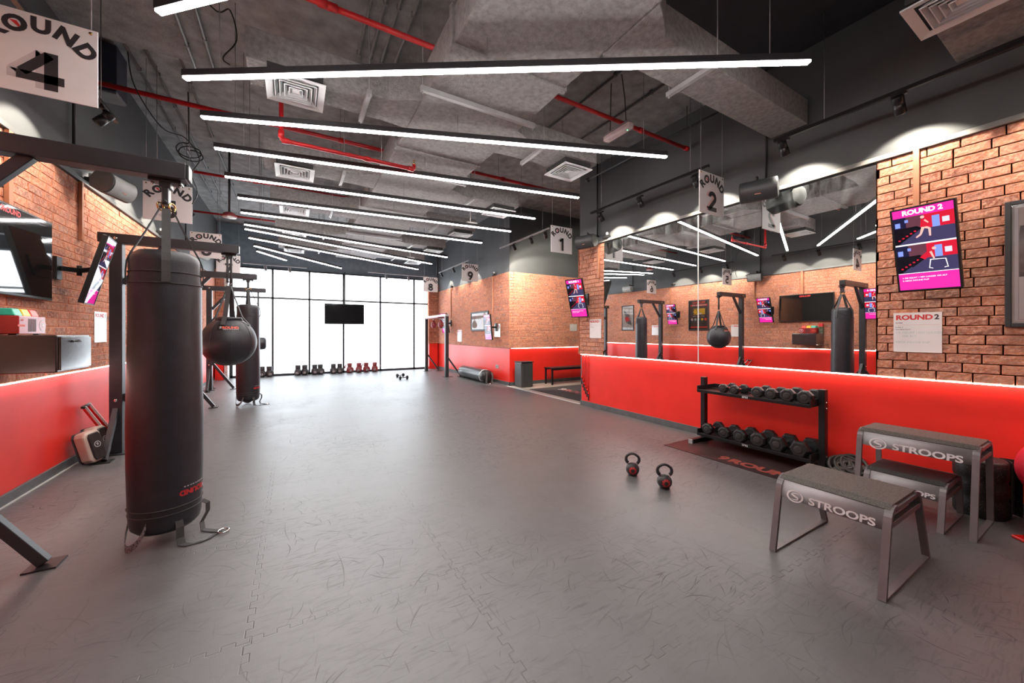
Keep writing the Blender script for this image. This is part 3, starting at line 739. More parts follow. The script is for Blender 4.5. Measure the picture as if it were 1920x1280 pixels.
# ------------------------------------------------------------------ bag stands and bags
STY = (3.36, 6.08, 8.88, 11.62)
XB = -.75                     # line of the bags
SL = ('dark steel bag stand holding the near heavy bag by round 4', 'dark steel bag stand holding the round ball bag', 'dark steel bag stand holding the farther heavy bag', 'dark steel bag stand nearest the window with the uppercut bag')
def stand(label):
    t = thing('bag_stand', label, 'bag stand', (0,0,0), 'punch bag stands along the left wall')
    xp = -1.77
    build('post', MB().box(xp-.055, xp+.055, -.055, .055, .01, 2.44), M_['steel'], t, bevel=.006)
    build('beam', MB().box(-1.92, -.63, -.055, .055, 2.44, 2.55), M_['steel'], t, bevel=.006)
    build('beam_cap', MB().box(-.632, -.615, -.05, .05, 2.445, 2.545), M_['black'], t, bevel=.004)
    build('upper_brace', MB().bar((xp+.05,0,1.98), (xp+.42,0,2.45), .06, .05, (0,1,0)), M_['steel'], t, bevel=.004)
    build('base_plate', MB().box(xp-.12, xp+.12, -.12, .12, 0, .012), M_['steel'], t)
    for i, (dx, dy) in enumerate(((1,0),(0,-1),(0,1))):
        L = .48 if dx else .36
        top = (xp+dx*.045, dy*.045, .68 if dx else .52); bot = (xp+dx*L, dy*L, .02)
        lg = build('leg', MB().bar(top, bot, .05, .055, (0,0,1)), M_['steel'], t, bevel=.004)
        build('foot_plate', MB().box(xp+dx*L-.07, xp+dx*L+.07, dy*L-.07, dy*L+.07, 0, .01), M_['black'], lg)
    b = MB()
    for (x, z) in ((xp,2.495),(xp,.62)):
        b.lathe([(0,.006),(.016,.004),(.018,0),(0,0)], 12, frame((x,-.055,z),(1,0,0),(0,0,1)))
    build('bolt', b, M_['chrome'], t)
    return t
st0 = stand(SL[0])
for y, l in zip(STY[1:], SL[1:]): dup(st0, (0,y,0), None, l)
st0.location = (0, STY[0], 0)

def logo9(mb, M, s, mc=0, mn=1, flip=False):
    mb.text('9', s*1.05, M @ T(-s*2.0, -s*.35, 0), mn, .03, 'CENTER')
    mb.text('ROUND', s, M @ T(s*.28, -s*.35, 0), mc, .055, 'CENTER', 1.05)
def wrap_text(fn, r, cx, cy, zc, ang0, flip=False):
    """lettering laid round a cylinder of radius r"""
    mb = MB(); fn(mb, I4)
    for i, v in enumerate(mb.v):
        a, b = (-v.x, -v.y) if flip else (v.x, v.y)
        th = ang0 + a/r
        mb.v[i] = V((cx + (r+.0015)*math.cos(th), cy + (r+.0015)*math.sin(th), zc + b))
    return mb

def heavy_bag(label, worn):
    t = thing('heavy_bag', label, 'punch bag', (0,0,0), 'hanging heavy bags')
    r = .192
    prof = [(0,.085),(.08,.078),(.15,.09),(.178,.12),(.186,.16),(r-.002,.24),(r+.004,.5),(r+.006,.8),(r,1.15),(r-.004,1.5),(r-.004,1.72),(r-.010,1.80),(r-.010,1.87),(r-.014,1.90),(r-.026,1.925),(.14,1.945),(.07,1.955),(0,1.96)]
    build('bag_body', MB().lathe(prof, 48), M_['bag'], t)
    for z, rr in ((.255,r+.0005),(.215,r-.003),(1.80,r-.006),(1.725,r-.0005)):
        build('seam_band', MB().tube([(rr*math.cos(a), rr*math.sin(a), z) for a in [2*PI*i/40 for i in range(40)]], .0035, 6, 0, True), M_['web'], t)
    for q in range(4):
        a = math.radians(-78) + q*PI/2
        er = V((math.cos(a), math.sin(a), 0)); et = V((-math.sin(a), math.cos(a), 0))
        pts = [er*(r+.003)+V((0,0,1.73)), er*(r+.003)+V((0,0,1.80)), er*(r-.002)+V((0,0,1.87)), er*(r-.02)+V((0,0,1.925)), er*.10+V((0,0,2.08)), er*.035+V((0,0,2.24))]
        build('strap', MB().ribbon(pts, et, .045, .006), M_['web'], t)
    for s in (-1,1):
        ring = [(s*.03+.026*math.cos(b)*.4, .026*math.cos(b), 2.262+.026*math.sin(b)) for b in [2*PI*i/16 for i in range(16)]]
        build('ring', MB().tube(ring, .0055, 8, 0, True), M_['brass'], t)
    build('swivel', MB().box(-.018,.018,-.035,.035,2.27,2.40).tube([(0,-.05,2.29),(0,.05,2.29)], .012, 10), M_['steel'], t, bevel=.006)
    build('mounting_plate', MB().box(-.085,.085,-.045,.045,2.42,2.44).box(-.03,.03,-.04,.04,2.385,2.42), M_['steel'], t, bevel=.004)
    bl = MB()
    for x in (-.07,.07): bl.tube([(x,0,2.405),(x,0,2.422)], .009, 8)
    build('bolt', bl, M_['chrome'], t)
    # strap loops below
    for q in range(3):
        a = math.radians(-58 + (q*118)); b = a + math.radians(74)
        e1 = V((math.cos(a),math.sin(a),0)); e2 = V((math.cos(b),math.sin(b),0)); md = (e1+e2).normalized()
        if q == 0:
            pts = [e1*(r-.012)+V((0,0,.17)), e1*(r+.006)+V((0,0,.12)), e1*(r+.01)+V((0,0,.05)), e1*(r+.03)+V((0,0,.015)), e1*.24+V((.03,.0,.006)), e1*.25+V((.11,.02,.006)), V((.30,-.10,.006))]
            build('floor_strap', MB().ribbon(pts, V((-e1.y,e1.x,0)), .042, .004), M_['web'], t)
            pts = [e2*(r-.004)+V((0,0,.20)), e2*(r+.03)+V((0,0,.17)), e2*(r+.03)+V((0,0,.11)), e2*(r-.0)+V((.0,-.02,.05)), V((.20,-.02,.012)), V((.25,-.05,.006)), V((.30,-.09,.008))]
            build('floor_strap', MB().ribbon(pts, V((.5,.85,0)), .036, .004), M_['web'], t)
            ring = [(.325+.032*math.cos(c), -.105+.032*math.sin(c), .010) for c in [2*PI*i/20 for i in range(20)]]
            build('floor_ring', MB().tube(ring, .0055, 8, 0, True), M_['chrome'], t)
        else:
            pts = []
            for i in range(13):
                f = i/12; e = (e1*(1-f)+e2*f).normalized()
                pts.append(e*(r-.004+.012*math.sin(PI*f)) + V((0,0,.17-.145*math.sin(PI*f)**.8)))
            build('floor_strap', MB().ribbon(pts, V((0,0,1)), .044, .004), M_['webworn'], t)
    lb = wrap_text(lambda m, M: (m.rect(-.11,.11,-.030,.045,-.0005,M,2), logo9(m, M, .046, 0, 1)), r, 0, 0, .335, math.radians(-28), True)
    lb2 = wrap_text(lambda m, M: fine_print(m, .17, .007, 9, M, 1), r, 0, 0, .375, math.radians(-28), True)
    lb.add(lb2.v, lb2.f, 1)
    build('label', lb, [M_['redink'], M_['lightgrey'], M_['bag']], t, recalc=False)
    return t
hb = heavy_bag('tall black heavy bag hanging nearest the camera on the left', True)
hb2 = dup(hb, (XB-.01, STY[2], 0), 0, 'tall black heavy bag hanging behind the round ball bag')
hb.location = (XB, STY[0]+.04, 0)

# ball bag
def ball_bag():
    y = STY[1]+.06; x = XB+.02; z = 1.275; r = .305
    t = thing('ball_bag', 'large round black ball bag hanging from second stand on the left', 'punch bag', (x,y,z))
    prof = []
    for i in range(25):
        a = -PI/2 + PI*i/24
        rr = r*math.cos(a); zz = r*math.sin(a)*(1.0 if a < .2 else 1.08)
        if a > 1.05: rr *= .98
        prof.append((max(rr,0), zz))
    build('bag_body', MB().lathe(prof, 48, T(x,y,z)), M_['bag'], t)
    build('top_cap', MB().lathe([(.15,r*.95),(.14,r*1.06),(.13,r*1.09),(0,r*1.1)], 32, T(x,y,z)), M_['bag'], t)
    sm = MB()
    for k_ in range(8):
        a0 = k_*PI/4+.2
        sm.tube([V((x,y,z)) + V((math.cos(b)*math.cos(a0)*(r+.001), math.cos(b)*math.sin(a0)*(r+.001), math.sin(b)*(r+.001)*(1 if b < .2 else 1.08))) for b in [-1.4+2.5*i/14 for i in range(15)]], .003, 5)
    build('seam', sm, M_['web'], t)
    apex = V((x,y,2.05))
    for q in range(4):
        a = math.radians(-100)+q*PI/2; er = V((math.cos(a),math.sin(a),0)); et = V((-er.y,er.x,0))
        p = [V((x,y,z))+er*.235+V((0,0,.225)), V((x,y,z))+er*.185+V((0,0,.29)), V((x,y,z))+er*.145+V((0,0,.34)), apex+er*.06+V((0,0,-.18)), apex+er*.018+V((0,0,-.03))]
        build('strap', MB().ribbon(p, et, .05, .006), M_['web'], t)
    build('ring', MB().tube([(x+.022*math.cos(b),y,2.055+.022*math.sin(b)) for b in [2*PI*i/16 for i in range(16)]], .005, 8, 0, True), M_['chrome'], t)
    build('hanging_rope', MB().tube([(x-.02,y,2.06),(x-.02,y,2.40)], .012, 8).tube([(x+.02,y,2.06),(x+.02,y,2.40)], .012, 8), M_['web'], t)
    build('mounting_plate', MB().box(x-.08,x+.08,y-.045,y+.045,2.42,2.44).box(x-.04,x+.04,y-.03,y+.03,2.39,2.42), M_['steel'], t, bevel=.004)
    # label patch on the front, facing the door end
    lb = MB(); logo9(lb, I4, .045, 0, 1)
    bk = MB()
    nx = 12
    for j in range(2):
        for i in range(nx+1): bk.v.append(V((-.125+.25*i/nx, -.035+.075*j, 0)))
    for i in range(nx): bk.f.append((i,i+1,nx+1+i+1,nx+1+i)); bk.m.append(0); bk.s.append(True)
    fine_print(lb, .16, .007, 8, T(.02,-.026,0), 1)
    yaw = math.atan2(-y, -x) 
    def wrap(mb, d):
        for i, v in enumerate(mb.v):
            th = yaw + v.x/(r*.82); ph = .62 + v.y/r
            mb.v[i] = V((x,y,z)) + V((math.cos(ph)*math.cos(th), math.cos(ph)*math.sin(th), math.sin(ph)*1.07))*(r+d)
    wrap(bk, .003); wrap(lb, .0055)
    pt = build('label_patch', bk, M_['black'], t, recalc=False)
    build('lettering', lb, [M_['orangeink'], M_['lightgrey']], pt, recalc=False)
ball_bag()

# uppercut bag
y = STY[3]
t = thing('uppercut_bag', 'short black horizontal bag hung by straps on the stand nearest window', 'punch bag', (-1.1, y, 1.13))
build('bag_body', MB().lathe([(0,-.42),(.10,-.415),(.145,-.39),(.16,-.34),(.16,.34),(.145,.39),(.10,.415),(0,.42)], 32, frame((-1.02,y,1.13),(0,0,-1),(0,1,0))), M_['bag'], t)
for x in (-1.30, -.78):
    for s in (-1,1):
        build('strap', MB().ribbon([(x,y+s*.158,1.13),(x,y+s*.155,1.2),(x,y+s*.10,1.5),(x,y+s*.03,2.2),(x,y+s*.012,2.44)], (1,0,0), .035, .005), M_['web'], t)
    build('strap_loop', MB().ribbon([(x,y+.163*math.cos(b),1.13+.163*math.sin(b)) for b in [-PI*i/12 for i in range(13)]], (1,0,0), .035, .005), M_['web'], t)

# ------------------------------------------------------------------ screens
SC = {}
def scr(name, c, s=1.0):
    if name not in SC: SC[name] = emit('screen_' + name, rgb(*c), s)
    return SC[name]
pal = [scr('magenta',(226,40,150)), scr('white',(245,240,245)), scr('navy',(24,24,52)), scr('red',(190,24,48)), scr('floor',(58,52,84)), scr('blue',(120,140,220)), scr('skin',(226,170,160)), scr('brick',(90,50,62)), scr('black',(10,10,18)), scr('pale',(200,200,225))]
def limb(mb, p, q, w, M, m, z):
    d = V((q[0]-p[0], q[1]-p[1])); n = V((-d.y, d.x)).normalized()*w/2
    mb.flat([(p[0]+n.x,p[1]+n.y),(p[0]-n.x,p[1]-n.y),(q[0]-n.x*.7,q[1]-n.y*.7),(q[0]+n.x*.7,q[1]+n.y*.7)], z, M, m)
def circ(mb, c, r, M, m, z, n=10):
    mb.flat([(c[0]+r*math.cos(2*PI*i/n), c[1]+r*math.sin(2*PI*i/n)) for i in range(n)], z, M, m)
def picture(mb, M, w, h, pose, z):
    """one training photo shown on a screen: floor, walls, rack, a person exercising"""
    mb.rect(-w/2,w/2,-h/2,h/2,z,M,4)
    mb.rect(-w/2,-w*.28,-h*.05,h/2,z+.0002,M,2); mb.rect(-w*.28,w*.02,h*.0,h/2,z+.0002,M,7); mb.rect(w*.02,w/2,h*.0,h/2,z+.0002,M,3)
    mb.flat([(-w/2,-h*.5),(-w*.44,-h*.5),(-w*.02,h*.02),(-w*.1,h*.12),(-w/2,h*.1)],z+.0004,M,8)
    mb.rect(w*.15,w*.27,-h*.0,h*.40,z+.0004,M,5); mb.rect(w*.31,w*.42,h*.12,h*.30,z+.0004,M,9)
    mb.rect(-w*.47,-w*.38,h*.14,h*.32,z+.0004,M,5); mb.rect(-w*.30,-w*.24,h*.30,h*.4,z+.0004,M,5)
    for i in range(5): mb.rect(-w*.44+i*w*.07,-w*.40+i*w*.07,-h*.36+i*h*.07,-h*.31+i*h*.07,z+.0006,M,3)
    zz = z+.0009
    if pose == 0:      # lunge
        limb(mb,(.0,.05*h),(.01*w,.34*h),.10*w,M,3,zz); circ(mb,(.0,.41*h),.035*w,M,6,zz)
        limb(mb,(.01*w,.05*h),(.10*w,-.02*h),.055*w,M,6,zz); limb(mb,(.10*w,-.02*h),(.10*w,-.30*h),.045*w,M,6,zz)
        limb(mb,(.0,.05*h),(-.05*w,-.20*h),.055*w,M,6,zz); limb(mb,(-.05*w,-.2*h),(-.13*w,-.30*h),.045*w,M,6,zz)
        limb(mb,(.03*w,.30*h),(.09*w,.18*h),.035*w,M,6,zz+.0001)
    else:              # press-up on a step
        limb(mb,(-.06*w,-.02*h),(.08*w,.22*h),.11*w,M,3,zz); circ(mb,(.14*w,.30*h),.035*w,M,6,zz)
        limb(mb,(.08*w,.2*h),(.13*w,-.06*h),.04*w,M,6,zz+.0001)
        limb(mb,(-.05*w,-.02*h),(-.25*w,-.28*h),.06*w,M,8,zz)
        for a, b in (((.06,-.08),(.32,-.10)),((.07,-.09),(.04,-.38)),((.31,-.1),(.34,-.40)),((.04,-.36),(.10,-.40)),((.28,-.4),(.34,-.38))):
            limb(mb,(a[0]*w,a[1]*h),(b[0]*w,b[1]*h),.018*w,M,1,zz)
def tv(label, n, cen, out, turn, tilt, w, h, wallx, group='wall mounted workout screens', arm=True, lines=2):
    """portrait screen: out = facing direction in plan (radians), tilt = leaning forward"""
    c = V(cen); nrm = V((math.cos(out+turn)*math.cos(tilt), math.sin(out+turn)*math.cos(tilt), -math.sin(tilt)))
    side = V((0,0,1)).cross(nrm).normalized()         # viewer's right
    up = nrm.cross(side).normalized()
    M = frame(c, side, up)
    t = thing('tv_screen', label, 'screen', c, group)
    build('casing', MB().box(-w/2-.012,w/2+.012,-h/2-.012,h/2+.012,-.04,-.002,0,M), M_['black'], t, bevel=.004)
    bz = MB()
    for a in ((-w/2-.012,-w/2,-h/2-.012,h/2+.012),(w/2,w/2+.012,-h/2-.012,h/2+.012),(-w/2,w/2,-h/2-.012,-h/2),(-w/2,w/2,h/2,h/2+.012)):
        bz.box(a[0],a[1],a[2],a[3],-.002,.006,0,M)
    build('bezel', bz, M_['black'], t)
    sc = MB()
    sc.rect(-w/2,w/2,-h/2,h/2,0,M,0)
    sc.text('ROUND '+n, w*.15, M @ T(0,h*.43,.0006), 1, .05)
    sc.rect(-w/2,w/2,-h*.295,h*.40,.0003,M,1)
    picture(sc, M @ T(0,h*.24,.0005), w, h*.33, 0, 0); picture(sc, M @ T(0,-h*.115,.0005), w, h*.345, 1, 0)
    for i, s in enumerate(('1: DB SQUAT + REV LUNGES 10X ALT', '2: KBOX INCLINE P/UP')[:lines]):
        sc.text(s, w*.045, M @ T(-w*.44,-h*(.355+.035*i),.0006), 1, .02, 'LEFT')
    s_ = build('display', sc, pal, t, recalc=False)
    g = N('x') if False else None
    build('glass', MB().rect(-w/2,w/2,-h/2,h/2,.0045,M), M_['glass'], t, recalc=False)
    if arm:
        wx = wallx; yv = c.y + .06*(1 if wallx > 0 else -1)
        back = M @ V((0,0,-.05)); wall = V((wx, yv, c.z)); sgn = -1 if wx > 0 else 1
        a = MB().box(-.10,.10,-.10,.10,-.055,-.04,0,M)
        mid = V(((back.x+wall.x)/2, yv+.12, c.z))
        a.bar(back, mid, .03, .045); a.bar(mid, wall+V((sgn*.03,0,0)), .03, .045); a.tube([mid+V((0,0,-.05)),mid+V((0,0,.05))], .02, 10)
        build('bracket_arm', a, M_['blackmetal'], t, bevel=.003)
        build('wall_plate', MB().box(min(wx,wx+sgn*.03),max(wx,wx+sgn*.03),yv-.05,yv+.05,c.z-.11,c.z+.11), M_['blackmetal'], t, bevel=.003)
def glass_mat():
    g = N('screen_glass')
    tr = g.n('ShaderNodeBsdfTransparent'); gl = g.n('ShaderNodeBsdfGlossy', {'Color': (1,1,1,1), 'Roughness': .04})
    fr = g.n('ShaderNodeFresnel', {'IOR': 1.5})
    mx = g.n('ShaderNodeMixShader', {0: fr.outputs[0], 1: tr.outputs[0], 2: gl.outputs[0]})
    g.n('ShaderNodeOutputMaterial', {'Surface': mx.outputs[0]}); return g.m
M_['glass'] = glass_mat()
tv('portrait screen showing round 2 workout, tilted down on right brick wall', '2', (4.50,.935,2.10), PI, -.02, .30, .345, .685, XR-.008)
tv('portrait screen showing round 1 workout on arm at brick pier', '1', (4.50,5.33,2.035), PI, .28, .31, .33, .69, XR-.008)
tv('portrait screen on an arm by the second bag stand, showing round 5', '5', (-1.70,5.42,2.03), 0, .13, .24, .35, .68, XL+.008)
tv('portrait screen showing round 4 on left wall, seen in the mirror', '4', (-1.68,3.12,2.06), 0, 0, .19, .36, .68, XL+.008)
tv('portrait screen reflecting daylight on left wall beside round 6', '6', (-1.68,8.37,2.04), 0, .05, .2, .36, .68, XL+.008)
tv('white glaring portrait screen on far right wall below round 9', '9', (4.62,9.22,1.56), PI, .02, .10, .36, .68, 4.93)
tv('portrait screen on far right wall behind the speed bag rig post', '8', (4.66,12.75,1.75), PI, .3, .2, .36, .68, 4.93)
# large landscape screens
t = thing('large_tv_screen', 'large switched-off landscape screen on left brick wall above cabinet', 'screen', (-1.95,4.56,2.06))
build('casing', MB().box(-1.97,-1.935,3.95,5.16,1.70,2.42), M_['black'], t, bevel=.005)
build('display', MB().box(-1.935,-1.932,3.965,5.145,1.72,2.405), M_['screenoff'], t)
lm = MB().text('9ROUND', .06, frame((-1.9312,4.56,2.345),(0,1,0),(0,0,1)), 0, .04)
build('lettering', lm, M_['redink'], t, recalc=False)
build('wall_plate', MB().box(-1.985,-1.97,4.35,4.75,1.9,2.2), M_['blackmetal'], t)
t = thing('large_tv_screen', 'dark landscape screen hanging in front of the window', 'screen', (1.52,13.9,2.04))
build('casing', MB().box(.90,2.14,13.9,13.95,1.70,2.39), M_['black'], t, bevel=.005)
build('display', MB().box(.915,2.125,13.896,13.9,1.715,2.375), M_['screenoff'], t)
build('mounting_pole', MB().tube([(1.53,14.0,1.8),(1.53,14.0,3.48)], .02, 10).box(1.48,1.58,13.95,14.36,1.95,2.12), M_['steel'], t)

# ------------------------------------------------------------------ notice boards and posters
def whiteboard(label, n, o, xd, w, h, writing=False):
    xd = V(xd); M = frame(o, xd, (0,0,1)); z = (M.to_3x3() @ V((0,0,1)))
    t = thing('whiteboard', label, 'whiteboard', o, 'small white round boards')
    build('panel', MB().box(-w/2,w/2,-h/2,h/2,0,.006,0,M), M_['whiteb'], t)
    p = MB()
    p.text('ROUND', h*.165, M @ T(-w*.45,h*.325,.0066), 0, .045, 'LEFT', 1.08)
    p.text(n, h*.165, M @ T(w*.40,h*.325,.0066), 1, .035)
    fine_print(p, w*.16, h*.02, 4, M @ T(-w*.37,h*.245,.0066), 1)
    p.rect(-w*.45,w*.45,h*.19,h*.193,.0066,M,0)
    p.text('DAILY', h*.045, M @ T(-w*.46,h*.115,.0066), 1, 0, 'LEFT', 1.2); p.text('WORKOUT', h*.045, M @ T(-w*.46,h*.06,.0066), 1, 0, 'LEFT', 1.2)
    if writing:
        p.text('DB SQUAT | REV LUNGES', h*.075, M @ T(-w*.45,-h*.03,.0066), 2, 0, 'LEFT', .95); p.text('10X ALT', h*.075, M @ T(-w*.32,-h*.12,.0066), 2, 0, 'LEFT', .95)
        p.text('KBOX INCLINE P/UP', h*.07, M @ T(-w*.45,-h*.27,.0066), 2, 0, 'LEFT', .95)
    build('printing', p, [M_['redink'], M_['ink'], M_['bluegreen']], t, recalc=False)
whiteboard('square white board headed round 2 under the right wall screen', '2', (4.812,1.05,1.405), (0,-1,0), .30, .355, True)
whiteboard('white board headed round 1 on the narrow brick pier', '1', (4.812,5.165,1.478), (0,-1,0), .30, .35)
whiteboard('white board on left wall behind second bag stand', '5', (-1.993,6.34,1.47), (0,1,0), .32, .36)
whiteboard('white board on left wall behind the third bag stand', '6', (-1.993,9.28,1.50), (0,1,0), .32, .36)
whiteboard('white board headed round 9 at corner of far right wall', '9', (4.943,9.25,1.47), (0,-1,0), .34, .36)
whiteboard('narrow white board on far right wall beside the rig', '8', (4.943,12.0,1.30), (0,-1,0), .4, .40)
tag(build('notice_paper', MB().box(6.98,7.24,8.566,8.57,1.46,1.66), M_['paper']), 'small pale paper notice on the recess brick wall', 'notice')
# framed picture, right edge
def framed(name, label, o, xd, w, h, draw, mats, fw=.04):
    M = frame(o, xd, (0,0,1)); t = thing(name, label, 'picture', o)
    f = MB()
    for a in ((-w/2,-w/2+fw,-h/2,h/2),(w/2-fw,w/2,-h/2,h/2),(-w/2+fw,w/2-fw,-h/2,-h/2+fw),(-w/2+fw,w/2-fw,h/2-fw,h/2)):
        f.box(a[0],a[1],a[2],a[3],0,.03,0,M)
    build('picture_frame', f, M_['frame'], t, bevel=.003)
    p = MB().rect(-w/2+fw,w/2-fw,-h/2+fw,h/2-fw,.008,M,0); draw(p, M)
    build('print', p, mats, t, recalc=False)
    build('glazing', MB().rect(-w/2+fw,w/2-fw,-h/2+fw,h/2-fw,.02,M), M_['glass'], t, recalc=False)
def d1(p, M):
    p.rect(-.285,.285,-.44,.44,.009,M,3); p.rect(-.27,.27,-.43,.43,.0095,M,4); p.rect(-.265,.265,-.10,.425,.010,M,1); p.rect(-.265,.265,.22,.425,.011,M,2); p.rect(-.265,.265,-.425,-.10,.010,M,3)
    p.flat([(-.265,.22),(-.26,.29),(-.2,.29),(-.19,.25),(.0,.27),(.1,.23),(.265,.25),(.265,.20),(-.265,.20)],.012,M,1)
    fine_print(p, .30, .035, 7, M @ T(-.09,-.35,.012), 1); fine_print(p, .2, .01, 5, M @ T(-.14,-.395,.012), 1)
framed('framed_poster', 'dark framed black and white poster cut off at right frame edge', (4.812,.24,1.93), (0,-1,0), .66, .97, d1, [M_['paper'], M_['photo'], M_['sepia'], M_['board'], M_['ghost']], .03)
def d2(p, M):
    p.rect(-.30,.30,.30,.36,.009,M,1); p.text('9ROUND', .11, M @ T(0,.385,.010), 1, .04); fine_print(p, .5, .03, 9, M @ T(0,.33,.010), 2)
    p.rect(-.22,.18,.02,.22,.009,M,3); circ(p,(.12,.12),.085,M,0,.010,18); circ(p,(.12,.12),.07,M,3,.0105,18); p.rect(-.1,.02,.03,.07,.010,M,2)
    for i, m in enumerate((1,3,4,5,6)): circ(p,(-.24+.12*i,-.14),.042,M,m,.009,12)
    for i in range(3): p.rect(-.2+.15*i,-.09+.15*i,-.04,-.03,.009,M,2)
    p.rect(-.30,.30,-.42,-.37,.009,M,1)
framed('framed_poster', 'framed black poster with red bands and yellow panel on left wall', (-1.994,7.56,1.99), (0,1,0), .72, 1.0, d2, [M_['posterblack'], M_['redlens'], M_['board'], M_['yellow'], M_['green'], M_['bluegreen'], M_['ghost']], .03)
def d3(p, M):
    p.rect(-.25,.25,-.40,.40,.009,M,1); p.flat([(-.2,-.3),(.1,-.2),(.2,.3),(-.1,.1)],.010,M,2); p.flat([(-.12,-.1),(.1,-.16),(.16,.02),(-.02,.06)],.011,M,3)
framed('framed_poster', 'framed poster glaring white on left wall beyond round 6', (-1.994,10.6,2.0), (0,1,0), .62, 1.0, d3, [M_['board'], M_['sepia'], M_['photo'], M_['redink']], .03)
def d4(p, M):
    p.rect(-.36,.36,-.20,.22,.009,M,1); p.rect(-.1,.2,-.20,.05,.010,M,2)
framed('framed_poster', 'white framed shiny panel on far right wall behind the screen', (4.943,10.4,1.76), (0,-1,0), 1.25, .60, d4, [M_['whiteb'], M_['sepia'], M_['ghost']], .05)

# ------------------------------------------------------------------ speakers and small wall devices
def speaker(label, c, out, tilt, shell, face, drop=True):
    c = V(c); nrm = V((math.cos(out)*math.cos(tilt), math.sin(out)*math.cos(tilt), -math.sin(tilt)))
    side = V((0,0,1)).cross(nrm).normalized(); up = nrm.cross(side)
    M = frame(c, side, up)
    t = thing('wall_speaker', label, 'speaker', c, 'wall speakers')
    w, h, d = .18, .115, .10
    poly = [(w*math.cos(a)*(1 if abs(math.cos(a)) > .5 else 1), h*math.sin(a)) for a in ()]
    prof = []                       # barrel-shaped shell: bulging front, flat ends
    for i in range(13):
        a = -PI*.5 + PI*i/12
        prof.append((d*.35 + d*.8*math.cos(a), h*math.sin(a)))
    prof += [(-d*.7, h*.75), (-d, 0.0), (-d*.7, -h*.75)]
    Mx = M @ Matrix(((0,0,1,0),(0,1,0,0),(1,0,0,0),(0,0,0,1)))
    build('speaker_shell', MB().prism(prof, -w, w, Mx), shell, t, bevel=.012)
    gr = MB()
    n = 9; vs = []
    for j in range(2):
        for i in range(n):
            a = -1.1 + 2.2*i/(n-1); vs.append(((-1 if j == 0 else 1)*w*.90, h*math.sin(a), d*.35 + (d*.8+.004)*math.cos(a)))
    gr.add(vs, [(i, i+1, n+i+1, n+i) for i in range(n-1)], 0, True, M)
    build('grille', gr, face, t)
    build('badge', MB().box(-.03,.03,-h*.35,-h*.27,d*1.13,d*1.16,0,M), M_['chrome'], t)
    br = MB().tube([M @ V((-.03,0,-d*.9)), M @ V((-.03,.02,-d*1.5)), M @ V((-.03,.10,-d*1.5)), M @ V((-.03,.16,-d*1.1))], .016, 8)
    wallx = XL if c.x < 2 else 4.84
    b0 = M @ V((-.03,.12,-d*1.4))
    br.bar(b0, (wallx, b0.y, b0.z), .03, .03)
    build('bracket', br, M_['blackmetal'], t)
    if drop:
        build('conduit_drop', MB().tube([(wallx-(-.03 if wallx < 0 else .03), b0.y, b0.z), (wallx-(-.03 if wallx < 0 else .03), b0.y, ceil_z(b0))], .014, 8), M_['wirec'], t)
speaker('dark grey wall speaker above the mirror next to round 2 sign', (4.52,2.22,3.0), math.radians(-160), .25, M_['speaker'], M_['speaker'])
speaker('dark grey wall speaker on top of the brick pier by round 1', (4.50,5.06,3.02), math.radians(-165), .25, M_['speaker'], M_['speaker'])
speaker('black and silver wall speaker above the left screen arm', (-1.68,5.66,2.98), math.radians(-15), .3, M_['speaker'], M_['speakerw'])
speaker('pale wall speaker on left wall near round 6, seen in mirror', (-1.70,10.35,3.12), math.radians(-10), .3, M_['speakerw'], M_['speakerw'])
def device(label, x, y, z, sgn):
    t = thing('power_adapter', label, 'wall device', (x,y,z), 'small black wall devices above brick')
    build('adapter_body', MB().box(min(x,x+sgn*.08),max(x,x+sgn*.08),y-.06,y+.06,z,z+.05), M_['black'], t, bevel=.006)
    build('plug', MB().lathe([(0,0),(.022,0),(.022,.04),(.015,.05),(0,.05)], 12, T(x+sgn*.05,y-.03,z+.05)), M_['lightgrey'], t)
device('small black adapter above the trunking on left wall beyond the speaker', -1.99, 8.5, ZB+.045, 1)
device('small black adapter above trunking on left wall below round 5', -1.99, 5.98, ZB+.045, 1)
device('small black adapter above far right wall trunking near corner', 4.945, 9.4, ZB, -1)
device('small black adapter above far right wall trunking near the window', 4.945, 12.7, ZB, -1)
device('small black adapter on top of brick pier beside speaker', 4.82, 4.86, ZB+.045, -1)

# wall cabinet and timer, left
t = thing('wall_cabinet', 'glossy dark wall cabinet with handle below the large left screen', 'cabinet', (-1.76,4.42,1.10))
build('carcass', MB().box(-1.985,-1.54,4.17,4.69,1.10,1.385), M_['cabinet'], t, bevel=.008)
dr = build('door', MB().box(-1.54,-1.525,4.185,4.675,1.115,1.37), M_['cabinet'], t, bevel=.003)
build('handle', MB().tube([(-1.524,4.36,1.335),(-1.508,4.365,1.335),(-1.505,4.39,1.332),(-1.505,4.43,1.332),(-1.508,4.455,1.335),(-1.524,4.46,1.335)], .006, 8).lathe([(0,0),(.011,.002),(.011,.008),(0,.01)],10,frame((-1.525,4.355,1.335),(0,1,0),(0,0,1))).lathe([(0,0),(.011,.002),(.011,.008),(0,.01)],10,frame((-1.525,4.465,1.335),(0,1,0),(0,0,1))), M_['steel'], dr)
t = thing('round_timer', 'red timer box with green, yellow and red lamps on the dark cabinet', 'timer', (-1.85,4.40,1.385))
build('timer_case', MB().box(-1.97,-1.77,4.27,4.62,1.392,1.53), M_['timer'], t, bevel=.006)
tp = MB()
face = frame((-1.7695,4.445,1.46),(0,1,0),(0,0,1))
circ(tp,(.13,0),.045,face,0,.0006,20); circ(tp,(.13,0),.038,face,1,.001,20); tp.text('9', .06, face @ T(.13,-.021,.0016), 0, .02)
for i in range(6): tp.rect(-.06+i*.018,-.05+i*.018,-.05,.05,.0006,face,2)
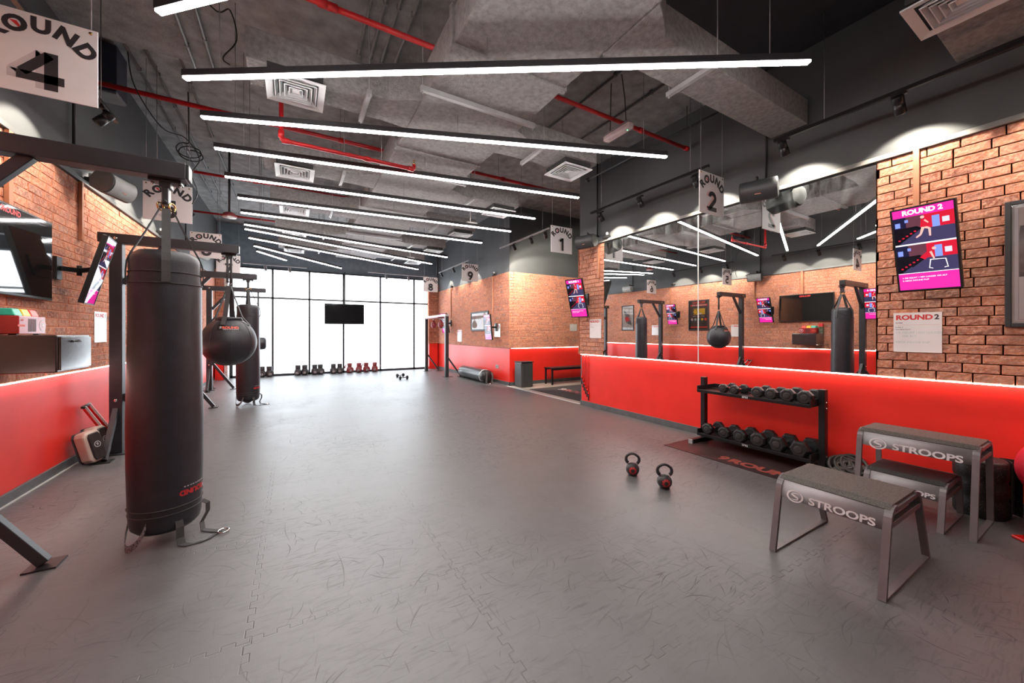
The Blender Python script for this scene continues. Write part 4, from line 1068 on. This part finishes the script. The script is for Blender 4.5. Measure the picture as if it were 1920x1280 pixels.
tp.rect(-.19,-.10,-.012,.004,.0006,face,3); tp.rect(-.15,-.12,.03,.045,.0006,face,3)
build('timer_face', tp, [M_['white'], M_['timer'], M_['ink'], M_['orangeink']], t, recalc=False)
for y, m in ((4.325,'green'),(4.43,'yellow'),(4.535,'redlens')):
    b = MB().add([(-1.95,y-.05,1.53),(-1.79,y-.05,1.53),(-1.79,y+.05,1.53),(-1.95,y+.05,1.53),(-1.935,y-.042,1.585),(-1.81,y-.042,1.585),(-1.81,y+.042,1.585),(-1.935,y+.042,1.585)],[(0,3,2,1),(4,5,6,7),(0,1,5,4),(1,2,6,5),(2,3,7,6),(3,0,4,7)])
    o = build('signal_lamp', b, M_[m], t, bevel=.006); o['label'] = {'green':'teal green lamp','yellow':'yellow lamp','redlens':'red lamp'}[m]
for fx in (-1.95,-1.82):
    for fy in (4.29,4.57): build('rubber_foot', MB().box(fx,fx+.03,fy,fy+.03,1.385,1.392), M_['black'], t)
t = thing('leaflet_box', 'small red and camouflage carton beside the timer on dark cabinet', 'box', (-1.93,4.21,1.385))
build('carton', MB().box(-1.97,-1.90,4.17,4.25,1.385,1.56), mat('camouflage_print', (.10,.11,.07,1), .5, var=.9, vscale=30), t)
build('carton_lid', MB().box(-1.972,-1.898,4.168,4.252,1.56,1.64), M_['redink'], t)
cable('thin black cable hanging from the cabinet down the red left wall', [(-1.97,4.1,1.12),(-2.0,4.05,.95),(-2.005,4.0,.6),(-2.0,3.85,.35),(-2.0,3.8,.3)], .004)

# ------------------------------------------------------------------ dumbbell rack
t = thing('dumbbell_rack', 'black two-tier dumbbell rack standing before the red right wall', 'rack', (4.6,2.3,0))
for y in (2.93, 1.665):
    build('post', MB().box(4.58,4.65,y-.028,y+.028,.05,.83), M_['blackmetal'], t, bevel=.004)
    ft = build('foot', MB().box(4.34,4.80,y-.025,y+.025,.0,.055), M_['blackmetal'], t, bevel=.004)
    build('foot_cap', MB().box(4.325,4.342,y-.027,y+.027,.0,.057), M_['grey'], ft)
    bt = MB()
    for z in (.70,.64,.16,.10): bt.lathe([(0,.008),(.009,.006),(.010,0),(0,0)], 8, frame((4.61,y+(-.028),z),(1,0,0),(0,0,1)))
    build('bolt', bt, M_['chrome'], t)
for z in (.66, .115):
    sh = MB()
    sh.box(4.42,4.44,1.70,2.90,z-.008,z+.028); sh.box(4.42,4.52,1.70,2.90,z,z+.008)
    sh.box(4.70,4.80,1.70,2.90,z+.02,z+.028); sh.box(4.79,4.80,1.70,2.90,z+.02,z+.075)
    sh.box(4.50,4.72,1.70,2.90,z+.008,z+.016)
    s_ = build('shelf', sh, M_['blackmetal'], t, bevel=.002)
    for y in (1.70, 2.895): build('shelf_end', MB().box(4.42,4.80,y-.006,y+.006,z,z+.075), M_['blackmetal'], s_)
    tx = MB().text('SPRI', .03, frame((4.419,2.32,z-.001),(0,-1,0),(0,0,1)), 0, .03, 'CENTER', 1.2)
    build('lettering', tx, M_['lightgrey'], s_, recalc=False)

def dumbbell(label, R_, L, sides, group='dumbbells on the rack'):
    t = thing('dumbbell', label, 'dumbbell', (0,0,0), group)
    hl = R_*.95
    for s in (-1, 1):
        c = s*(L/2+hl/2)
        prof = [(0,-hl/2),(R_*.80,-hl/2),(R_,-hl/2+R_*.2),(R_,hl/2-R_*.2),(R_*.80,hl/2),(0,hl/2)]
        ap = math.cos(PI/sides)
        Mx = T(c,0,R_*ap) @ R(PI/2,'Y') @ R(PI/sides if sides == 6 else PI/8,'Z')
        build('weight_head', MB().lathe(prof, sides, Mx, 0, False), M_['head'], t, bevel=.003)
        ring = MB().lathe([(R_*.35,-.001),(R_*.42,0),(R_*.35,.001)], 20, T(s*(L/2+hl+.0005),0,R_*ap) @ R(PI/2,'Y'))
        build('end_mark', ring, M_['iron'], t)
    ap = math.cos(PI/sides)
    hp = [(.011,-L/2),(.0125,-L/2+.01),(.0155,-L*.1),(.0155,L*.1),(.0125,L/2-.01),(.011,L/2)]
    build('handle', MB().lathe(hp, 16, T(0,0,R_*ap) @ R(PI/2,'Y')), M_['chrome'], t)
    return t
ordw = ('first', 'second', 'third', 'fourth', 'fifth', 'sixth')
for i, (y, r_) in enumerate(zip((2.60,2.465,2.215,2.07,1.915,1.76), (.057,.057,.066,.066,.075,.075))):
    d = dumbbell('black rubber dumbbell on upper shelf of rack, %s from the left post' % ordw[i], r_, .135, 8)
    d.location = (4.58, y, .677); d.rotation_euler = (0,0,random.uniform(-.04,.04))
for i, (y, r_) in enumerate(zip((2.79,2.585,2.395,2.20,2.0,1.80), (.072,.074,.080,.085,.090,.092))):
    d = dumbbell('black hexagonal dumbbell on lower shelf of rack, %s from the left post' % ordw[i], r_, .145, 6 if i > 3 else 8)
    d.location = (4.59, y, .132); d.rotation_euler = (0,0,random.uniform(-.05,.05))
for i, (x, y, a, l) in enumerate(((2.95,12.1,.35,'small black dumbbell on floor by window, the farther of two'),(2.88,11.4,.1,'small black dumbbell on floor by window, the nearer of two'))):
    d = dumbbell(l, .058, .16, 8, 'dumbbells left on the floor'); d.location = (x,y,0); d.rotation_euler = (0,0,a)

# mat under the rack
t = thing('logo_mat', 'dark reddish floor mat with red lettering under the dumbbell rack', 'mat', (4.4,2.2,0))
build('mat_sheet', MB().box(3.99,4.83,1.30,3.06,.001,.006), M_['mat2'], t)
lm = MB(); logo9(lm, frame((4.14,2.02,.0068),(0,-1,0),(1,0,0)), .19, 0, 0); 
build('lettering', lm, M_['matred'], t, recalc=False)

# kettlebells
def kettlebell(label):
    t = thing('kettlebell', label, 'kettlebell', (0,0,0), 'kettlebells on the mats')
    r = .064
    prof = [(0,0),(.038,0),(.044,.004)] + [(r*math.cos(a), .062+r*math.sin(a)) for a in [-1.05+2.5*i/14 for i in range(15)]] + [(0,.126)]
    build('bell_body', MB().lathe(prof, 32), M_['iron'], t)
    pts = []
    for i in range(25):
        a = -.75 + (PI+1.5)*i/24
        pts.append((.056*math.cos(a)*(1.10 if abs(math.sin(a)) < .6 else 1.0), 0, .158+.054*math.sin(a)))
    rs = [.016 - .004*math.sin(PI*i/24) for i in range(25)]
    build('grip', MB().tube(pts, rs, 12), M_['iron'], t)
    lb = MB()
    for (m, r0, r1) in ((0,.018,.036),):
        for i in range(9):
            a0 = 2*PI*i/9+.3; a1 = a0+.5
            lb.add([(r0*math.cos(a0),r0*math.sin(a0),0),(r1*math.cos(a0),r1*math.sin(a0),0),(r1*math.cos(a1),r1*math.sin(a1),0),(r0*math.cos(a1),r0*math.sin(a1),0)],[(0,1,2,3)],0)
    for i, v in enumerate(lb.v):
        q = V((v.x, -math.sqrt(max(1e-6,(r+.0012)**2 - v.x**2 - v.y**2)), v.y)); lb.v[i] = q + V((0,0,.062))
    build('emblem', lb, M_['redink'], t, recalc=False)
    return t
kb = kettlebell('black kettlebell with red emblem, the farther of two on the open floor')
kb2 = dup(kb, (2.895,2.215,0), math.radians(-38), 'black kettlebell with red emblem, the nearer of two on open floor')
kb.location = (2.885,2.575,0); kb.rotation_euler = (0,0,math.radians(-45))

# plates
def plate(label):
    t = thing('grip_plate', label, 'weight plate', (0,0,0), 'grip plates leaning by the rack')
    r = .10
    build('rim', MB().tube([(r*math.cos(a),r*math.sin(a),0) for a in [2*PI*i/36 for i in range(36)]], .016, 12, 0, True), M_['rubber'], t)
    hub = MB().lathe([(.022,-.012),(.045,-.012),(.048,0),(.045,.012),(.022,.012),(.022,-.012)], 24)
    build('hub', hub, M_['iron'], t)
    for k_ in range(3):
        a = k_*2*PI/3+.3
        build('spoke', MB().bar((.04*math.cos(a),.04*math.sin(a),0),(r*math.cos(a),r*math.sin(a),0),.05,.014), M_['rubber'], t, bevel=.003)
    return t
pl = plate('black ring-shaped grip plate, front of three leaning by the rack')
for i, (x, y, l) in enumerate(((4.66,1.535,None),(4.70,1.50,'black ring-shaped grip plate, middle of three by the rack'),(4.74,1.465,'black ring-shaped grip plate, rear of three nearest red wall'))):
    p = pl if i == 0 else dup(pl, (0,0,0), None, l)
    p.location = (x, y, .090 + .010*i); p.rotation_euler = (math.radians(8), math.radians(-44), math.radians(28))

# ------------------------------------------------------------------ plyo boxes
def s_logo(mb, M, s, m=0):
    """ring emblem with an S sweep"""
    n = 40; ro, ri = s, s*.80
    for i in range(n):
        a0 = 2*PI*i/n; a1 = 2*PI*(i+1)/n
        mb.add([(ro*1.25*math.cos(a0),ro*math.sin(a0),0),(ro*1.25*math.cos(a1),ro*math.sin(a1),0),(ri*1.22*math.cos(a1)+.02*s,ri*math.sin(a1),0),(ri*1.22*math.cos(a0)+.02*s,ri*math.sin(a0),0)],[(0,1,2,3)],m,False,M)
    pts = [(.55,.42),(.15,.52),(-.30,.42),(-.42,.22),(-.05,.02),(.40,-.20),(.35,-.48),(-.10,-.60),(-.55,-.50)]
    wd = [.03,.14,.20,.26,.30,.26,.2,.14,.03]
    out1 = []; out2 = []
    for i, p in enumerate(pts):
        a = pts[max(i-1,0)]; b = pts[min(i+1,len(pts)-1)]; d = V((b[0]-a[0],b[1]-a[1])).normalized(); q = V((-d.y,d.x))*wd[i]*.5
        out1.append((p[0]*s*1.2+q.x*s,p[1]*s+q.y*s)); out2.append((p[0]*s*1.2-q.x*s,p[1]*s-q.y*s))
    for i in range(len(pts)-1): mb.flat([out1[i],out2[i],out2[i+1],out1[i+1]],.0002,M,m)
def plyo(label, x0, x1, y0, y1, tx0, tx1, h, top, ph=.115, logo=True):
    """step box: two bent U frames on floor rails, folded front panels, rubber top. Long side along y"""
    t = thing('step_box', label, 'step box', ((x0+x1)/2,(y0+y1)/2,0), 'steel plyometric step boxes')
    tb = .034
    for y, nm in ((y0+tb/2,0),(y1-tb/2,1)):
        for s in (-1, 1):
            xb = x0 if s < 0 else x1; xt = tx0 if s < 0 else tx1
            # leg with curved shoulder
            pts = [V((xb,y,.0))]; 
            e = V((xt,y,h)); dirn = (V((xt,y,h)) - V((xb,y,0))).normalized()
            sh = V((xb,y,0)) + dirn*((h-.07)/dirn.z)
            pts.append(sh)
            for k_ in range(1,6):
                f = k_/5; p = sh*(1-f)**2 + e*2*f*(1-f) + V((xt-s*.07,y,h))*f*f
                pts.append(p)
            mb = MB()
            for a, b in zip(pts, pts[1:]): mb.bar(a, b + (b-a).normalized()*.002, tb, .022, (s,0,.2))
            build('leg', mb, M_['boxmetal'], t)
        build('floor_rail', MB().box(x0,x1,y-tb/2,y+tb/2,0,.012), M_['boxmetal'], t, bevel=.002)
        zc = h-ph*.75; f = 1-zc/h
        build('cross_rail', MB().box(tx0+(x0-tx0)*f,tx1+(x1-tx1)*f,y-tb*.4,y+tb*.4,zc-.014,zc+.014), M_['boxmetal'], t, bevel=.002)
        build('top_rail', MB().box(tx0+.06,tx1-.06,y-tb/2,y+tb/2,h-.022,h), M_['boxmetal'], t)
    # bent panel sheet over the top: front skirt, shoulder, top, shoulder, back skirt
    def edge(s):
        xb = x0 if s < 0 else x1; xt = tx0 if s < 0 else tx1
        dirn = (V((xt,0,h)) - V((xb,0,0))).normalized(); pz = h-ph
        lo = V((xb,0,0)) + dirn*(pz/dirn.z); sh = V((xb,0,0)) + dirn*((h-.07)/dirn.z); e = V((xt,0,h)); o = [lo, sh]
        for k_ in range(1,7):
            f = k_/6; o.append(sh*(1-f)**2 + e*2*f*(1-f) + V((xt-s*.07,0,h))*f*f)
        return o
    for s, nm in ((-1,'front_panel'),(1,'rear_panel')):
        pr = edge(s); mb = MB(); n = len(pr); ya, yb = y0+tb*.55, y1-tb*.55
        off = V((s*.004,0,.004)); vs = []
        for p in pr: vs += [V((p.x,ya,p.z))+off, V((p.x,yb,p.z))+off]
        mb.add(vs, [(2*i,2*i+1,2*i+3,2*i+2) for i in range(n-1)], 0, True)
        pn = build(nm, mb, M_['boxpanel'], t)
        sd = pn.modifiers.new('solid','SOLIDIFY'); sd.thickness = .004; sd.offset = 0
        if s < 0 and logo:
            lo, sh = pr[0]+off, pr[1]+off
            upd = (sh-lo).normalized(); M = frame(V((lo.x,(y0+y1)/2,lo.z)) + upd*((sh-lo).length*.56) + V((-.0035,0,.001)), (0,-1,0), upd)
            L = y1-y0; lg = MB(); k_ = L/.55
            s_logo(lg, M @ T(-.165*k_,.0,0), .036*k_)
            lg.text('STROOPS', .056*k_, M @ T(.060*k_,-.020*k_,0), 0, .03, 'CENTER', 1.28)
            build('lettering', lg, M_['logo'], pn, recalc=False)
    m = MB(); ya, yb = y0+.012, y1-.012
    m.box(tx0+.045,tx1-.045,ya,yb,h,h+.016)
    m.add([(tx0+.045,ya,h+.016),(tx0+.045,yb,h+.016),(tx0+.008,yb,h-.006),(tx0+.008,ya,h-.006),(tx0+.045,ya,h),(tx0+.045,yb,h),(tx0+.014,yb,h-.014),(tx0+.014,ya,h-.014)],[(0,1,2,3),(2,6,7,3),(1,5,6,2),(0,3,7,4),(4,7,6,5)])
    m.add([(tx1-.045,ya,h+.016),(tx1-.045,yb,h+.016),(tx1-.008,yb,h-.006),(tx1-.008,ya,h-.006),(tx1-.045,ya,h),(tx1-.045,yb,h),(tx1-.014,yb,h-.014),(tx1-.014,ya,h-.014)],[(3,2,1,0),(3,7,6,2),(2,6,5,1),(4,7,3,0),(5,6,7,4)])
    build('grip_top', m, top, t)
plyo('grey step box with silver lettering, standing alone nearest the camera', 2.66,3.42,.69,1.24, 2.755,3.225,.455, M_['boxtop'])
plyo('tallest grey step box straddling the small one by the red wall', 3.94,4.47,.58,1.22, 4.03,4.42,.605, M_['boxtop'])
plyo('lowest step box with black top nested under the tallest one', 3.90,4.44,.72,1.16, 3.97,4.38,.315, M_['boxdark'])

# rolled mat, ball, cone
t = thing('rolled_mat', 'black speckled rolled foam mat standing behind the tall step box', 'rolled mat', (4.61,.665,0))
sp = []
def g_foam():
    g = N('speckled_foam'); tc = g.n('ShaderNodeTexCoord').outputs['Object']
    vo = g.n('ShaderNodeTexVoronoi', {'Vector': tc, 'Scale': 90}).outputs['Distance']
    c = g.ramp(vo, [(.10,(.38,.38,.38,1)),(.17,(.014,.014,.015,1))]); return g.out(**{'Base Color': c, 'Roughness': .5})
fm = g_foam()
prof = [(.045,0),(.130,0),(.142,.012),(.143,.12),(.134,.145),(.143,.165),(.143,.255),(.134,.278),(.142,.30),(.142,.415),(.130,.43),(.045,.43),(.045,0)]
build('roll', MB().lathe(prof, 40, T(4.61,.665,0)), fm, t)
fl_ = [(4.61+.147*math.cos(a), .665+.147*math.sin(a)) for a in [-1.5+.12*i for i in range(9)]] + [(4.75,.57),(4.76,.52),(4.73,.48)]
mb = MB()
for i in range(len(fl_)-1):
    a, b = fl_[i], fl_[i+1]; mb.bar((a[0],a[1],.22),(b[0],b[1],.22), .006, .42, (0,0,1))
build('loose_flap', mb, fm, t)
t = build('exercise_ball', MB().lathe([(.235*math.cos(a), .235+.235*math.sin(a)) for a in [-PI/2+PI*i/24 for i in range(25)]], 48, T(4.59,.27,.20)), M_['ball']); tag(t, 'glossy pink-red exercise ball at right frame edge', 'exercise ball')
tag(build('ball_ring', MB().lathe([(.13,0),(.17,0),(.165,.10),(.155,.235),(.13,.23),(.13,0)], 40, T(4.59,.27,0)), M_['redplastic']), 'red ring base under the exercise ball', 'ball stand')
t = thing('training_cone', 'red plastic training cone at the lower right frame edge', 'cone', (4.27,.32,0))
build('cone_body', MB().lathe([(.115,.02),(.05,.26),(.032,.33),(.028,.33),(.045,.26),(.108,.02)], 32, T(4.27,.32,0)), M_['redplastic'], t)
build('cone_base', MB().box(-.115,.115,-.115,.115,.0,.02,0,T(4.27,.32,0) @ R(math.radians(50),'Z')), M_['redplastic'], t, bevel=.006)

# ------------------------------------------------------------------ kick pads and red bars, left
def pad(label, loc, rot):
    t = thing('kick_pad', label, 'kick pad', (0,0,0), 'kick pads leaning on the left wall')
    w, h, d = .10, .195, .07
    def ring(k_, zz): return [(k_*w*(1 if abs(c) > .9 else 1)*x, k_*h*y, zz) for c, x, y in ()]
    out = [(-w,-h*.75),(-w*.75,-h),(w*.75,-h),(w,-h*.75),(w,h*.75),(w*.75,h),(-w*.75,h),(-w,h*.75)]
    build('pad_body', MB().prism(out, -d, d), M_['cream'], t, bevel=.03, seg=4)
    inn = [(x*.72, y*.86) for x, y in out]
    build('strike_face', MB().prism(inn, d-.002, d+.022), M_['baggloss'], t, bevel=.018, seg=4)
    lm = MB(); circ(lm,(0,.02),.038,I4,0,d+.0225,20); circ(lm,(0,.02),.031,I4,1,d+.0228,20); lm.text('9',.05,T(0,.003,d+.0232),0,.02)
    build('emblem', lm, [M_['lightgrey'], M_['bag']], t, recalc=False)
    tx = MB().text('9ROUND', .034, frame((0,-h-.0012,.0),(1,0,0),(0,0,1)), 0, .03)
    build('lettering', tx, M_['ink'], t, recalc=False)
    ed = MB().prism([(x*1.0,y*1.0) for x, y in out], -d-.014, -d)
    build('rear_binding', ed, M_['web'], t, bevel=.004)
    build('arm_strap', MB().ribbon([(-.06,.08,-d-.01),(-.05,.08,-d-.05),(.05,.08,-d-.05),(.06,.08,-d-.01)],(0,1,0),.045,.006).ribbon([(-.06,-.08,-d-.01),(-.05,-.08,-d-.05),(.05,-.08,-d-.05),(.06,-.08,-d-.01)],(0,1,0),.045,.006), M_['cream'], t)
    t.location = loc; t.rotation_euler = rot; t.scale = (.86,.86,.86)
    return t
pad('cream and black leather kick pad leaning on left wall, in front', (-1.865,5.70,.19), (math.radians(80), math.radians(-8), math.radians(64)))
pad('cream and black leather kick pad on left wall, behind the front pad', (-1.89,5.93,.19), (math.radians(80), 0, math.radians(74)))
t = thing('folded_hurdle', 'red folded bars with white edges leaning behind the second bag stand', 'folded hurdle', (-1.9,6.1,0))
for i, (a, b) in enumerate((((-1.985,5.92,.575),(-1.83,6.27,.02)),((-1.985,6.02,.59),(-1.815,6.38,.02)))):
    build('red_bar', MB().bar(a, b, .055, .02, (1,0,.4)), M_['redplastic'], t, bevel=.004)
    a2 = V(a)+V((.016,-.022,.016)); b2 = V(b)+V((.016,-.022,.016))
    build('white_edge', MB().bar(a2, b2, .006, .022, (1,0,.4)), M_['white'], t)
build('hinge', MB().tube([(-1.985,5.89,.585),(-1.985,6.05,.60)], .018, 10), M_['black'], t)

# ------------------------------------------------------------------ gloves by the window
def glove(label, m, loc, rz, flap):
    t = thing('boxing_glove', label, 'boxing glove', (0,0,0), 'boxing gloves along the window')
    pr = [(0,.0),(.045,.004),(.068,.03),(.076,.075),(.072,.12),(.056,.155),(.050,.165)]
    build('fist', MB().lathe(pr + [(0,.168)], 20, Matrix.Diagonal((1.15,.95,1,1))), m, t)
    build('thumb', MB().tube([(.045,-.03,.145),(.066,-.045,.11),(.062,-.055,.065),(.045,-.06,.035)], [.02,.026,.025,.016], 10), m, t)
    build('cuff', MB().lathe([(.052,.14),(.060,.165),(.062,.21),(.064,.255),(.058,.258),(.05,.22),(.05,.15)], 20, Matrix.Diagonal((1,.9,1,1))), m, t)
    build('palm_patch', MB().lathe([(0,0),(.035,.002),(.04,.008),(0,.01)], 16, frame((0,-.062,.06),(1,0,0),(0,0,1))), M_['palmgrey'], t)
    if flap:
        build('wrist_strap', MB().ribbon([(.055*flap,-.01,.235),(.085*flap,-.02,.24),(.125*flap,-.03,.215),(.15*flap,-.03,.17),(.14*flap,-.03,.13)],(0,1,0),.06,.006), m, t)
    t.location = loc; t.rotation_euler = (0,0,rz); t.scale = (1.3,1.3,1.3)
GL = [(-.86,'glove','dark grey boxing glove half hidden by the farther heavy bag',0),(-.66,'glove','dark grey boxing glove standing right beside the farther heavy bag',0),
 (.13,'glove','dark grey boxing glove, left one of the pair before second pane',0),(.33,'glove','dark grey boxing glove, right one of the pair before second pane',0),
 (.62,'glove','dark grey boxing glove, left one of the touching pair',1),(.79,'glove','dark grey boxing glove, right one of the touching pair',0),
 (1.19,'glove','dark grey boxing glove, left one just below the hanging screen',0),(1.39,'glove','dark grey boxing glove, right one just below the hanging screen',0),
 (1.71,'redglove','red boxing glove, first red one from the left along window',-1),(2.01,'redglove','red boxing glove, second red one along window',1),(2.26,'redglove','red boxing glove, third red one along window',-1),(2.55,'redglove','red boxing glove, last red one on the right along window',1)]
for i, (x, m, l, fl__) in enumerate(GL): glove(l, M_[m], (x,14.22,0), random.uniform(-.4,.4), fl__)

# ------------------------------------------------------------------ far right: rig, lying bag, bin, bench
t = thing('speed_bag_rig', 'tall dark steel speed bag frame by the far right wall', 'speed bag frame', (4.3,12.4,0))
for y in (11.35, 13.45):
    build('post', MB().box(4.17,4.28,y-.055,y+.055,.01,1.93), M_['steel'], t, bevel=.005)
    build('base_plate', MB().box(4.10,4.40,y-.1,y+.1,0,.012), M_['steel'], t)
    build('leg', MB().bar((4.25,y-.04,.62),(4.66,y-.12,.02), .05, .05), M_['steel'], t, bevel=.004)
    build('foot_plate', MB().box(4.55,4.78,y-.19,y-.05,0,.012), M_['steel'], t)
build('top_beam', MB().box(4.16,4.29,11.29,13.51,1.93,2.0), M_['lightgrey'], t, bevel=.005)
build('platform', MB().box(4.12,4.5,11.9,13.2,1.90,1.93), M_['redglove'], t, bevel=.004)
for y, l in ((12.85,'dark red speed bag under the rig, the one nearer the window'),(12.1,'dark red speed bag under the rig, the one nearer the camera')):
    s_ = thing('speed_bag', l, 'speed bag', (4.3,y,1.9), 'speed bags under the rig')
    build('bladder', MB().lathe([(0,-.34),(.05,-.325),(.085,-.28),(.095,-.23),(.08,-.16),(.045,-.09),(.02,-.05),(0,-.045)], 20, T(4.3,y,1.9)), M_['redglove'], s_)
    build('swivel', MB().tube([(4.3,y,1.9),(4.3,y,1.85)], .012, 8).lathe([(0,0),(.03,0),(.03,-.012),(0,-.012)],12,T(4.3,y,1.9)), M_['chrome'], s_)
t = thing('lying_heavy_bag', 'glossy black heavy bag lying on floor along the far right wall', 'punch bag', (4.70,10.2,.18))
Mx = frame((4.69,10.25,.182),(1,0,0),(0,0,1))     # local z = -y
build('bag_body', MB().lathe([(0,-.93),(.10,-.925),(.16,-.90),(.178,-.84),(.18,-.5),(.178,0),(.182,.5),(.178,.74),(.176,.90),(.14,.95),(0,.955)], 36, Mx), M_['baggloss'], t)
build('end_band', MB().lathe([(.178,.70),(.186,.705),(.186,.735),(.178,.74)], 36, Mx), M_['lightgrey'], t)
build('strap', MB().ribbon([(4.62,9.30,.32),(4.60,9.24,.28),(4.58,9.20,.15),(4.56,9.17,.02)],(1,0,0),.05,.006).ribbon([(4.78,9.30,.30),(4.77,9.22,.22),(4.74,9.18,.05),(4.72,9.14,.01)],(1,0,0),.05,.006), M_['web'], t)
build('ring', MB().tube([(4.66+.03*math.cos(a),9.13+.03*math.sin(a),.008) for a in [2*PI*i/16 for i in range(16)]], .006, 8, 0, True), M_['chrome'], t)
t = thing('wall_socket', 'small grey socket on the far right red wall above the lying bag', 'socket', (4.965,9.3,.45))
build('face_plate', MB().box(4.955,4.965,9.22,9.38,.41,.50), M_['grey'], t, bevel=.003)
build('socket_holes', MB().box(4.953,4.955,9.27,9.29,.44,.47).box(4.953,4.955,9.31,9.33,.44,.47), M_['black'], t)
t = thing('waste_bin', 'dark grey square waste bin at the recess corner', 'bin', (5.2,8.27,0))
build('bin_body', MB().box(5.02,5.38,8.09,8.45,.0,.64), mat('dark_grey_bin', (.05,.05,.052,1), .35), t, bevel=.03, seg=2)
build('bin_rim', MB().box(5.01,5.39,8.08,8.46,.64,.66).box(5.07,5.33,8.14,8.40,.66,.662), M_['black'], t, bevel=.008)
t = thing('bench', 'black bench against the red recess wall', 'bench', (6.6,8.3,0))
build('seat', MB().box(5.98,7.4,8.10,8.46,.43,.46), M_['black'], t, bevel=.004)
for x in (6.02,7.36):
    for y in (8.13,8.43): build('leg', MB().box(x-.02,x+.02,y-.02,y+.02,0,.43), M_['blackmetal'], t)
build('stretcher', MB().box(6.0,7.38,8.12,8.14,.39,.43).box(6.0,7.38,8.42,8.44,.39,.43), M_['blackmetal'], t)
t = thing('entrance_mat', 'charcoal entrance mat with pinkish lettering on recess floor', 'mat', (5.9,6.8,0))
build('mat_sheet', MB().box(5.06,6.75,5.85,7.78,.0,.008), M_['entrymat'], t)
lm = MB(); logo9(lm, frame((5.75,6.75,.0088),(0,-1,0),(1,0,0)), .30, 0, 1)
build('lettering', lm, [M_['entryprint'], M_['ghost']], t, recalc=False)
for i, (y, z0, l) in enumerate(((5.56,.40,'jump rope with red and black handles, leftmost on the wall end'),(5.49,.28,'jump rope with red and black handles, middle on the wall end'),(5.41,.17,'jump rope with red and black handles, nearest the mirror side'))):
    t = thing('jump_rope', l, 'jump rope', (4.84,y,.95), 'jump ropes hanging at the wall end')
    build('cord', MB().tube([(4.845,y-.018,z0+.12),(4.845,y-.016,.9),(4.842,y,.955),(4.845,y+.016,.9),(4.845,y+.018,z0+.12)], .004, 6), M_['redplastic'], t)
    for s in (-1,1):
        h = build('handle', MB().tube([(4.84,y+s*.018,z0-.02+.03*s),(4.84,y+s*.018,z0+.09+.03*s)], .010, 10), M_['black'], t)
        build('handle_tip', MB().tube([(4.84,y+s*.018,z0+.09+.03*s),(4.84,y+s*.018,z0+.13+.03*s)], .011, 10), M_['redplastic'], h)
    build('hook', MB().tube([(4.86,y,.955),(4.835,y,.955)], .005, 6), M_['chrome'], t)

# ------------------------------------------------------------------ camera, world, colour
cam = bpy.data.cameras.new('camera'); co = bpy.data.objects.new('camera', cam); COL.objects.link(co)
cam.sensor_width = 36; cam.lens = 36*F/1920; cam.clip_start = .02; cam.clip_end = 100
cam.shift_y = -(640-V0)/1920
co.location = (0,0,HC); co.rotation_euler = (PI/2, 0, -YAW)
S.camera = co
w = bpy.data.worlds.new('world'); S.world = w; w.use_nodes = True
w.node_tree.nodes['Background'].inputs[0].default_value = (.8,.9,1,1); w.node_tree.nodes['Background'].inputs[1].default_value = .3
vs = S.view_settings; vs.view_transform = 'Standard'; vs.look = 'None'; vs.gamma = 1; vs.use_curve_mapping = False
vs.exposure = 0.70
S.cycles.caustics_reflective = False; S.cycles.caustics_refractive = False
S.cycles.sample_clamp_indirect = 8
S.cycles.max_bounces = 10; S.cycles.diffuse_bounces = 5; S.cycles.glossy_bounces = 5
